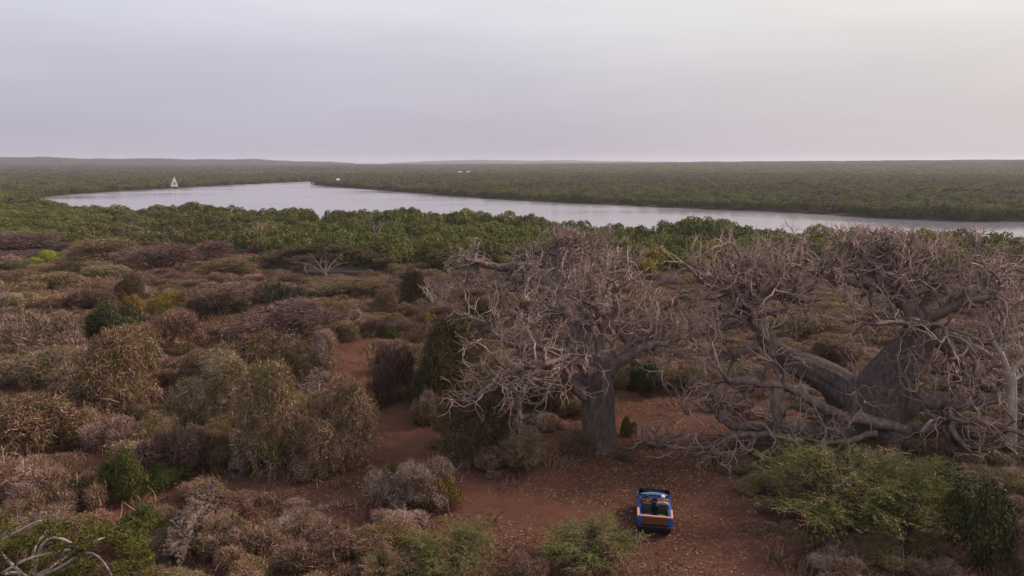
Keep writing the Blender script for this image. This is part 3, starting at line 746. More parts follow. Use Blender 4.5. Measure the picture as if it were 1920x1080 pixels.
# ------------------------------------------------------------------ bare gnarled trees
def wobble(path, rng, amp):
    """resample a hand-set limb and give it knuckles"""
    path = np.asarray(path, float)
    s = np.concatenate([[0], np.cumsum(np.linalg.norm(np.diff(path, axis=0), axis=1))])
    n = max(6, int(s[-1] / 0.28))
    q = np.linspace(0, s[-1], n)
    c = np.stack([np.interp(q, s, path[:, k]) for k in range(3)], 1)
    for _ in range(2):
        c[1:-1] = (c[:-2] + 2 * c[1:-1] + c[2:]) / 4
    w = rng.normal(0, amp, (n, 3)); w[0] = 0
    for _ in range(1):
        w[1:-1] = (w[:-2] + w[1:-1] * 2 + w[2:]) / 4
    return c + w, s[-1]
def grow(big, fine, p, d, r, L, lvl, rng, up, kink, floor, dens=1.0, ceil=99.0):
    if p[2] > ceil + 0.5: return
    n = max(3, int(L / (0.34 if lvl < 2 else 0.22)))
    n = min(n, 9)
    pts = [np.array(p, float)]; step = L / n
    d = np.array(d, float)
    for i in range(n):
        d = d + rng.normal(0, kink, 3) + UP * up * 0.5
        if pts[-1][2] < floor + 0.25 and d[2] < 0.05: d[2] = abs(d[2]) * 0.5 + 0.12
        if pts[-1][2] > ceil and i > 1: break
        d = d / np.linalg.norm(d)
        pts.append(pts[-1] + d * step)
    pts = np.array(pts); n = len(pts) - 1
    rad = np.linspace(r, max(r * 0.5, 0.009), n + 1)
    sides = 7 if r > 0.12 else (5 if r > 0.05 else (4 if r > 0.026 else 3))
    (big if r > 0.055 else fine).add(pts, rad, sides)
    if r < 0.0205 or lvl > 5: return
    nc = int(rng.integers(3, 5) * dens + .5) if r > 0.05 else int(rng.integers(2, 4) * dens + .5)
    nc = max(nc, 2)
    for k in range(nc):
        tip = k < 2
        t = 1.0 if tip else rng.uniform(0.25, 0.95)
        f = t * n; i = min(int(f), n - 1)
        q = pts[i] + (pts[i + 1] - pts[i]) * (f - i)
        tan = nrm(pts[i + 1] - pts[i])
        ax = rand_dirs(1, rng)[0]; ax = nrm(ax - tan * (ax @ tan))
        ang = rng.uniform(0.3, 0.75) if tip else rng.uniform(0.6, 1.25)
        nd = nrm(tan * math.cos(ang) + ax * math.sin(ang) + UP * up * 0.6)
        rl = rad[i] * (rng.uniform(0.64, 0.86) if tip else rng.uniform(0.45, 0.70))
        grow(big, fine, q, nd, max(rl, 0.0175), L * rng.uniform(0.52, 0.82), lvl + 1, rng, up, kink, floor, dens, ceil)
def limb_part(parent, path, r0, r1, rng, up=0.1, kink=0.22, nchild=8, clen=2.2, floor=0.0, bark='limb', twig='twig', from_t=0.25, dens=1.0, amp=0.07, crad=0.68, name='limb', ceil=99.0):
    big, fine = Tubes(), Tubes()
    c, Ltot = wobble(path, rng, amp * min(1, r0 * 3))
    n = len(c)
    rad = r0 + (r1 - r0) * np.linspace(0, 1, n) ** 0.8
    rad = rad * (1 + rng.normal(0, 0.05, n))
    a0 = rng.uniform(0, 6)
    big.add(c, rad, 12, lambda t, a: 1 + 0.10 * np.sin(3 * a + a0 + 3 * t) + 0.05 * np.sin(7 * a + 9 * t))
    for k in range(nchild):
        tip = k < 3
        t = 1.0 if tip else rng.uniform(from_t, 0.98)
        i = min(int(t * (n - 1)), n - 2)
        tan = nrm(c[i + 1] - c[i])
        ax = rand_dirs(1, rng)[0] + UP * (0.5 if up > 0 else 0.0); ax = nrm(ax - tan * (ax @ tan))
        ang = rng.uniform(0.2, 0.8) if tip else rng.uniform(0.7, 1.3)
        d = nrm(tan * math.cos(ang) + ax * math.sin(ang))
        rr = rad[i] * (0.72 if tip else rng.uniform(crad * 0.55, crad)); rr = min(max(rr, 0.035), 0.22)
        grow(big, fine, c[i], d, rr, clen * rng.uniform(0.6, 1.15) * (0.75 + rr * 2.2), 1, rng, up, kink * 1.35, floor, dens, ceil)
    lo = obj(name, big.mesh('limb'), MAT[bark], parent)
    if fine: obj('twigs', fine.mesh('twigs'), MAT[twig], lo)['kind'] = 'stuff'
    return lo
def trunk_part(parent, path, radii, rng, flutes=0.10, bark='bark', name='trunk'):
    tb = Tubes()
    path = np.asarray(path, float); s = np.linspace(0, 1, len(path)); q = np.linspace(0, 1, 34)
    c = np.stack([np.interp(q, s, path[:, k]) for k in range(3)], 1); rad = np.interp(q, s, radii)
    for _ in range(2):
        c[1:-1] = (c[:-2] + 2 * c[1:-1] + c[2:]) / 4; rad[1:-1] = (rad[:-2] + 2 * rad[1:-1] + rad[2:]) / 4
    ph = rng.uniform(0, 6, 6)
    def lobes(t, a):
        v = flutes * (np.sin(3 * a + ph[0] + 1.2 * t) * 0.6 + np.sin(5 * a + ph[1] - 1.5 * t) * 0.5 + np.abs(np.sin(4 * a + ph[2] + 0.8 * t)) * 0.5)
        v = v + 0.022 * np.sin(11 * a + ph[3] + 4 * t) + 0.02 * np.sin(17 * t + 3 * a + ph[4]) + 0.03 * np.sin(9 * t + 2 * a + ph[5])
        v = v + 0.05 * (vnoise(a * 9 / 1.0 + 0 * t, t * 7 + 0 * a, 3) - .5) + 0.10 * flutes * 10 * (np.abs(np.sin(6 * a + 2.2 * np.sin(3 * t + ph[4]))) ** 0.5 - .6) * .5
        return 1 + v
    tb.add(c, rad, 72, lobes)
    return obj(name, tb.mesh(name), MAT[bark], parent)
def local(path, org):
    return [np.asarray(p) - org for p in path]

def build_center_baobab():
    rng = np.random.default_rng(101)
    b = hit(1120, 852); Y0 = b[1] + 1.0
    org = np.array([at_y(1120, 852, Y0)[0], Y0, hz(b[0], Y0)])
    R = empty('baobab_tree', org)
    tag(R, 'bare grey baobab with straight fluted trunk behind the parked blue car', 'baobab tree', 'bare baobab trees')
    def pt(x, y, dy=0.0): return at_y(x, y, Y0 + dy) - org
    base = np.array([0, 0, -0.25])
    top = pt(1121, 676)
    trunk_part(R, [base, pt(1122, 835), pt(1121, 800), pt(1119, 755), pt(1117, 712), top], [1.22, .98, .88, .87, .93, 0.66], rng, 0.085)
    fl = 0.3
    Ls = [
        ([(1098, 742, -.3), (1070, 716, -.8), (1038, 688, -1.6), (1000, 680, -2.2), (972, 690, -2.6), (955, 712, -2.8)], .42, .17, -.03, 11, 2.0),
        ([(1105, 690, -.2), (1072, 664, -.4), (1030, 652, -.2), (990, 648, .3), (962, 655, .8), (938, 634, 1.2), (920, 610, 1.5)], .34, .10, .03, 10, 1.9),
        ([(1108, 700, -.5), (1075, 668, -1.6), (1045, 676, -2.6), (1015, 690, -3.4)], .30, .12, .0, 8, 1.8),
        ([(1112, 690, 0), (1092, 648, .4), (1080, 616, .9), (1062, 592, 1.3), (1040, 578, 1.6), (1012, 582, 1.8)], .40, .14, .06, 10, 2.0),
        ([(1116, 688, .1), (1103, 640, .2), (1092, 606, .3), (1104, 574, .6), (1098, 546, .9), (1116, 522, 1.1), (1142, 510, 1.3)], .40, .14, .10, 11, 2.1),
        ([(1122, 688, .2), (1112, 632, 1.2), (1098, 590, 2.2), (1078, 548, 3.0), (1060, 530, 3.4)], .34, .12, .10, 9, 2.0),
        ([(1128, 690, -.1), (1124, 650, .1), (1136, 622, .3), (1155, 598, .5), (1156, 566, .7), (1149, 540, .8)], .38, .13, .10, 10, 2.0),
        ([(1134, 692, 0), (1156, 668, .3), (1184, 644, .7), (1152, 618, 1.2), (1180, 600, 1.8), (1200, 590, 2.4)], .34, .12, .08, 9, 2.0),
        ([(1138, 700, -.2), (1168, 674, -.6), (1200, 652, -.8), (1232, 645, -.8), (1262, 650, -.6)], .36, .12, .02, 11, 2.0),
        ([(1136, 706, .4), (1170, 664, 2.0), (1210, 630, 3.4), (1250, 600, 4.6)], .33, .12, .06, 9, 2.1),
        ([(1124, 690, .5), (1120, 640, 2.4), (1128, 600, 4.4), (1140, 572, 6.0)], .32, .12, .08, 9, 2.1),
        ([(1106, 700, .4), (1070, 655, 2.4), (1030, 625, 4.2), (1000, 605, 5.5)], .32, .12, .05, 9, 2.0),
    ]
    for path, r0, r1, up, nc, cl in Ls:
        limb_part(R, [pt(*p) for p in path], r0, r1, rng, up, 0.24, nc, cl, fl, ceil=10.5)

def build_rear_baobab():
    rng = np.random.default_rng(202)
    b = hit(1052, 610); Y0 = b[1]; org = np.array([b[0], Y0, b[2]])
    R = empty('baobab_tree', org)
    tag(R, 'dead-looking baobab behind the centre baobab, a thick limb reaching left', 'baobab tree', 'bare baobab trees')
    def pt(x, y, dy=0.0): return at_y(x, y, Y0 + dy) - org
    trunk_part(R, [np.array([0, 0, -.3]), pt(1050, 592), pt(1046, 565), pt(1044, 540)], [2.2, 1.7, 1.4, 0.9], rng, 0.1)
    Ls = [
        ([(1042, 548, 0), (1012, 520, 0), (988, 500, -.3), (964, 496, -.6), (935, 503, -.8), (905, 494, -.9), (890, 490, -1)], .75, .28, -.02, 12, 2.2),
        ([(962, 500, -.6), (950, 520, -.7), (936, 545, -.8)], .34, .14, -.03, 6, 1.6),
        ([(898, 492, -1), (885, 505, -1.2), (872, 520, -1.4)], .22, .08, -.06, 12, 2.0),
        ([(1040, 545, .3), (1015, 508, .8), (1032, 480, 1.2), (1056, 462, 1.6), (1080, 458, 2)], .62, .25, .06, 13, 2.6),
        ([(1046, 548, .4), (1068, 508, 1), (1090, 480, 1.6), (1110, 462, 2)], .55, .2, .07, 12, 2.6),
        ([(1050, 552, -.3), (1090, 520, -.6), (1130, 500, -1), (1160, 492, -1)], .5, .18, .05, 11, 2.5),
        ([(1044, 555, -.5), (1020, 540, -1.4), (985, 540, -2.4), (960, 545, -3)], .42, .16, .0, 10, 2.2),
        ([(1046, 548, .8), (1050, 500, 3), (1062, 470, 5)], .5, .2, .08, 11, 2.6),
    ]
    for path, r0, r1, up, nc, cl in Ls:
        limb_part(R, [pt(*p) for p in path], r0, r1, rng, up, 0.26, nc, cl, .4, dens=0.9, ceil=9.2)

def build_right_baobab():
    rng = np.random.default_rng(303)
    b = hit(1640, 838); Y0 = b[1] + 2.0
    org = np.array([at_y(1640, 838, Y0)[0], Y0, hz(b[0], Y0)])
    R = empty('baobab_tree', org)
    tag(R, 'huge sprawling baobab with leaning trunk and limbs resting on the ground', 'baobab tree', 'bare baobab trees')
    def pt(x, y, dy=0.0): return at_y(x, y, Y0 + dy) - org
    trunk_part(R, [np.array([0.1, 0, -.4]), pt(1638, 790), pt(1642, 752), pt(1668, 708), pt(1704, 662), pt(1730, 622), pt(1734, 592)], [2.3, 1.95, 1.7, 1.28, 1.02, .92, .6], rng, 0.09)
    L = lambda *a, **k: limb_part(*a, ceil=11.7, **k)
    def P(*a): return [pt(*p) for p in a]
    # upper crown
    L(R, P((1722, 610, 0), (1706, 585, .3), (1690, 562, .5), (1676, 545, .7), (1664, 528, .9), (1658, 505, 1.1), (1652, 480, 1.3)), .68, .22, rng, .09, .24, 16, 2.6, .6)
    L(R, P((1676, 543, .7), (1640, 540, .4), (1600, 530, 0), (1575, 522, -.3), (1550, 512, -.5), (1535, 512, -.6)), .34, .12, rng, .05, .24, 14, 2.4, .6)
    L(R, P((1664, 525, .9), (1690, 500, 1.8), (1715, 485, 2.6), (1745, 480, 3.2)), .36, .13, rng, .08, .24, 14, 2.5, .6)
    L(R, P((1658, 510, 1.1), (1625, 480, 2), (1600, 462, 2.8), (1570, 455, 3.4)), .34, .12, rng, .08, .24, 14, 2.5, .6)
    L(R, P((1725, 605, .2), (1740, 560, 1.2), (1765, 530, 2), (1800, 515, 2.8), (1840, 510, 3.4)), .42, .14, rng, .06, .24, 15, 2.6, .6)
    L(R, P((1728, 612, -.4), (1760, 590, -1.2), (1795, 570, -1.8), (1830, 560, -2.2), (1870, 556, -2.4)), .40, .13, rng, .05, .24, 14, 2.4, .6)
    L(R, P((1730, 615, .3), (1770, 628, .8), (1820, 638, 1.4), (1865, 640, 1.8), (1925, 628, 2.2), (1985, 600, 2.6)), .42, .18, rng, .05, .2, 12, 2.3, .6)
    L(R, P((1732, 620, .2), (1766, 640, .4), (1790, 668, .4), (1812, 700, .3), (1838, 722, .2), (1880, 735, .2), (1940, 745, .3), (2000, 750, .5)), .46, .2, rng, .03, .2, 10, 2.1, .5)
    L(R, P((1838, 510, 3.4), (1880, 512, 3.8), (1920, 520, 4), (1970, 528, 4.2)), .2, .08, rng, .05, .24, 13, 2.3, .6)
    L(R, P((1795, 572, -1.8), (1850, 530, -1), (1895, 505, -.4), (1950, 500, 0)), .22, .08, rng, .05, .24, 14, 2.4, .6)
    # hanging branch curtain on the crown's near side
    L(R, P((1720, 612, -.8), (1690, 606, -2), (1660, 604, -3), (1640, 610, -3.6)), .24, .09, rng, -.06, .26, 9, 2.0, .5)
    L(R, P((1730, 612, -.9), (1755, 608, -2.4), (1770, 612, -3.6), (1778, 640, -4.4)), .24, .09, rng, -.07, .26, 9, 2.0, .5)
    # low limbs
    L(R, P((1690, 772, -.6), (1718, 752, -.9), (1752, 748, -1), (1790, 760, -1.1), (1832, 748, -1), (1880, 748, -.8), (1950, 760, -.4)), .62, .22, rng, .05, .2, 11, 2.1, .4)
    L(R, P((1830, 750, -1), (1824, 728, -1.4), (1832, 700, -1.6), (1826, 670, -1.6)), .26, .1, rng, .1, .22, 6, 1.9, .4)
    L(R, P((1700, 800, -1.2), (1740, 806, -2), (1790, 790, -2.6), (1830, 785, -3), (1880, 800, -3.4), (1925, 815, -3.6)), .36, .12, rng, -.02, .24, 12, 2.3, .4)
    L(R, P((1780, 795, -2.6), (1800, 830, -3.4), (1830, 860, -4), (1850, 890, -4.4)), .2, .06, rng, -.05, .26, 9, 1.9, .3)
    # second stem lying out to the left, then rising
    trunk_part(R, P((1610, 770, .4), (1585, 738, .6), (1556, 712, .8), (1520, 694, 1), (1485, 680, 1.2), (1452, 655, 1.4), (1428, 628, 1.6)), [1.25, 1.15, .95, .82, .68, .55, .45], rng, 0.07, name='leaning_stem')
    L(R, P((1440, 642, 1.5), (1418, 612, 1.7), (1404, 584, 1.8), (1400, 566, 1.8), (1382, 545, 1.6), (1350, 540, 1.2), (1320, 545, .8)), .44, .14, rng, .07, .24, 6+15, 2.3, .5)
    L(R, P((1402, 572, 1.8), (1430, 560, 1.6), (1462, 552, 1.4), (1490, 552, 1.2)), .36, .13, rng, .07, .24, 5+12, 2.3, .5)
    L(R, P((1403, 578, 1.8), (1392, 548, 2.8), (1378, 520, 3.8), (1360, 500, 4.6)), .34, .12, rng, .08, .24, 14, 2.4, .5)
    L(R, P((1402, 576, 1.8), (1420, 545, 3), (1445, 515, 4.2), (1470, 500, 5)), .34, .12, rng, .08, .24, 12, 2.4, .5)
    L(R, P((1424, 640, 1.5), (1398, 660, 1), (1370, 670, .6), (1346, 678, .2), (1318, 660, -.2), (1300, 648, -.4)), .24, .09, rng, .04, .24, 6+11, 2.0, .4)
    L(R, P((1410, 600, 1.7), (1370, 610, 2.4), (1330, 625, 3), (1290, 628, 3.4), (1262, 618, 3.6)), .24, .09, rng, .03, .24, 6+8, 2.0, .4)
    # front limb looping over the red earth
    L(R, P((1700, 806, -1.6), (1650, 792, -2), (1600, 782, -2.2), (1566, 778, -2.4), (1535, 762, -2.6), (1505, 742, -2.8), (1470, 724, -3), (1432, 722, -3.1), (1395, 712, -3.2), (1366, 716, -3.2)), .40, .19, rng, .02, .2, 12, 2.0, .3)
    L(R, P((1458, 728, -3), (1450, 752, -3.1), (1452, 778, -3.2), (1468, 796, -3.2), (1460, 812, -3.2), (1420, 815, -3.2), (1380, 813, -3.2), (1366, 826, -3.3)), .30, .14, rng, -.03, .18, 9, 1.8, .25)
    L(R, P((1566, 778, -2.4), (1556, 796, -2.6), (1545, 812, -2.8)), .24, .1, rng, -.04, .2, 6, 1.7, .25)
    L(R, P((1600, 816, -1.4), (1550, 812, -1.6), (1480, 804, -1.8), (1410, 803, -2), (1372, 800, -2.1), (1345, 780, -2.2), (1340, 762, -2.2)), .42, .2, rng, .03, .18, 8, 1.9, .25)
    L(R, P((1366, 826, -3.3), (1330, 842, -3.6), (1300, 838, -3.8), (1262, 842, -4)), .13, .05, rng, -.02, .22, 9, 1.7, .15, from_t=.1)
    L(R, P((1640, 812, -2.2), (1590, 826, -3), (1540, 832, -3.4), (1500, 820, -3.6)), .2, .08, rng, .0, .24, 8, 1.7, .15)

def build_small_trees():
    # dry fallen branch on the red earth
    rng = np.random.default_rng(404)
    b = hit(1246, 838); R = empty('fallen_branch', b)
    tag(R, 'dark broken baobab branch lying on red earth right of the straight trunk', 'branch')
    def pt(x, y, dy=0): return at_y(x, y, b[1] + dy) - b
    limb_part(R, [pt(1276, 812, .3), pt(1256, 818, .1), pt(1238, 824, 0), pt(1234, 838, -.1)], .2, .13, rng, -.1, .2, 5, 1.2, 0.02, name='broken_limb')
    # pale tree at the frame's right edge
    rng = np.random.default_rng(405)
    b = hit(1893, 838); R = empty('pale_bark_tree', b)
    tag(R, 'slim pale-barked bare tree behind the big baobab at the right edge', 'tree')
    def pt(x, y, dy=0): return at_y(x, y, b[1] + dy) - b
    trunk_part(R, [np.array([0, 0, -.2]), pt(1894, 790), pt(1896, 740), pt(1894, 700)], [.36, .3, .27, .24], rng, .05, 'pale_stem')
    for p, r in (([(1894, 705, 0), (1878, 670, .2), (1862, 640, .3), (1850, 610, .4), (1846, 580, .5), (1842, 560, .5)], .2), ([(1894, 705, 0), (1910, 680, -.2), (1930, 665, -.3), (1955, 650, -.4)], .17), ([(1850, 612, .4), (1862, 590, .8), (1874, 572, 1)], .12), ([(1896, 715, 0), (1915, 702, .6), (1940, 698, 1)], .14)):
        limb_part(R, [pt(*q) for q in p], r, .06, rng, .1, .22, 8, 1.7, .5, 'pale_stem', 'pale_stem')
    # bare pale shrub-tree near the middle
    for x, y, w, lab, seed in ((818, 578, 30, 'rounded bare pale-twigged small tree left of the limb-reaching baobab', 7), (252, 572, 24, 'dead bare sapling leaning out of a creeper-covered mound', 8)):
        rng = np.random.default_rng(seed); b = hit(x, y); R = empty('bare_small_tree', b); tag(R, lab, 'tree')
        k = depth_of(b) / FPX
        for i in range(7):
            a = rng.uniform(0, 6.28); e = w * k
            tgt = np.array([math.cos(a) * e * .8, math.sin(a) * e * .6, w * k * rng.uniform(.9, 1.5)])
            limb_part(R, [np.zeros(3) - [0, 0, .1], tgt * .5 + [0, 0, .25], tgt], .09, .035, rng, .12, .24, 6, 1.1, .2, 'pale_stem', 'pale_stem')
    # bleached snags in the mangrove belt
    for x, y, h, lab, seed in ((705, 462, 30, 'bleached branching snag rising from green mangroves behind the flat-topped acacia', 1), (745, 456, 26, 'thin upright bleached snag beside the branching snag', 2), (838, 460, 24, 'grey forked snag among mangroves left of the baobab crowns', 3), (490, 452, 22, 'wide pale dead bush among mangroves above the rust-brown bush', 4), (1165, 440, 22, 'pale dead tree on the river bank behind the rear baobab', 5), (412, 436, 16, 'small pale snag in the middle of the left mangrove belt', 6)):
        rng = np.random.default_rng(900 + seed); p = at_z(x, y, -5.2); p[2] = hz(p[0], p[1]); k = depth_of(p) / FPX
        R = empty('dead_tree', p); tag(R, lab, 'dead tree', 'bleached snags in the mangroves')
        H = h * k + 1.2
        trunk_part(R, [np.array([0, 0, -.2]), np.array([.1, 0, H * .35]), np.array([.0, .1, H * .6])], [.2, .15, .1], rng, .05, 'pale_stem')
        for i in range(5 if seed != 2 else 2):
            a = rng.uniform(0, 6.28); e = H * rng.uniform(.15, .45) * (.4 if seed == 2 else 1)
            limb_part(R, [np.array([0, 0, H * rng.uniform(.25, .55)]), np.array([math.cos(a) * e * .6, math.sin(a) * e * .6, H * .75]), np.array([math.cos(a) * e, math.sin(a) * e, H * rng.uniform(.9, 1.1)])], .1, .05, rng, .1, .2, 4, 1.2, .5, 'pale_stem', 'pale_stem')

def build_acacia():
    rng = np.random.default_rng(606)
    b = hit(612, 517); Y0 = b[1]; R = empty('flat_topped_acacia', b)
    tag(R, 'wide flat-topped acacia with pale spreading limbs on a red earth patch', 'acacia tree')
    def pt(x, y, dy=0): return at_y(x, y, Y0 + dy) - b
    trunk_part(R, [np.array([0, 0, -.2]), pt(610, 510), pt(608, 505)], [.34, .26, .2], rng, .06, 'pale_stem')
    Ls = [[(606, 512, 0), (592, 502, -.3), (578, 495, -.6), (560, 492, -.9), (545, 492, -1.2)], [(606, 510, 0), (600, 496, 0), (602, 484, .2), (612, 474, .4), (618, 468, .5)], [(612, 510, 0), (626, 500, -.2), (640, 494, -.5), (652, 492, -.8)], [(612, 510, 0), (622, 494, 1.5), (636, 480, 3), (650, 470, 4)],
          [(606, 510, 0), (594, 490, 2), (580, 476, 4), (566, 468, 5)], [(575, 495, -.6), (570, 502, -.8), (576, 514, -1)], [(610, 508, 0), (612, 492, 3), (610, 474, 5.5)]]
    for p in Ls:
        limb_part(R, [pt(*q) for q in p], .15, .05, rng, .05, .2, 4, 1.3, .6, 'pale_stem', 'pale_stem', from_t=.5)
    # level shelves of fine leaf
    parts = []
    for i in range(62):
        x, y, dy = rng.uniform(486, 724), 0, rng.uniform(-2.0, 8)
        e = abs(x - 605) / 118
        y = 464 + 22 * e * e + rng.uniform(-5, 10)
        c = pt(x, y, dy); cr = rng.uniform(1.3, 2.4); m = 620
        th, q = rng.uniform(0, 6.283, m), np.sqrt(rng.uniform(0, 1, m))
        P = np.stack([c[0] + cr * q * np.cos(th), c[1] + cr * q * np.sin(th), c[2] + .35 * (1 - q * q) + rng.normal(0, .08, m)], 1)
        D = nrm(np.stack([np.cos(th), np.sin(th), np.full(m, .1)], 1) + rng.normal(0, .5, (m, 3)) * [1, 1, .4])
        parts.append(ribbons(P, D, rng.uniform(.25, .6, m), rng.uniform(.05, .09, m), rng.normal(0, .3, (m, 3)), rng))
    obj('crown', mk_mesh('crown', *join(parts)), MAT['acacia'], R)
MAT['acacia'] = foliage_mat('acacia_leaf', [(0.06, 0.045, 0.022), (0.095, 0.075, 0.034), (0.13, 0.098, 0.048), (0.10, 0.10, 0.035)], PURPLE, 0.5, 0.6)
build_center_baobab(); build_rear_baobab(); build_right_baobab(); build_small_trees(); build_acacia()
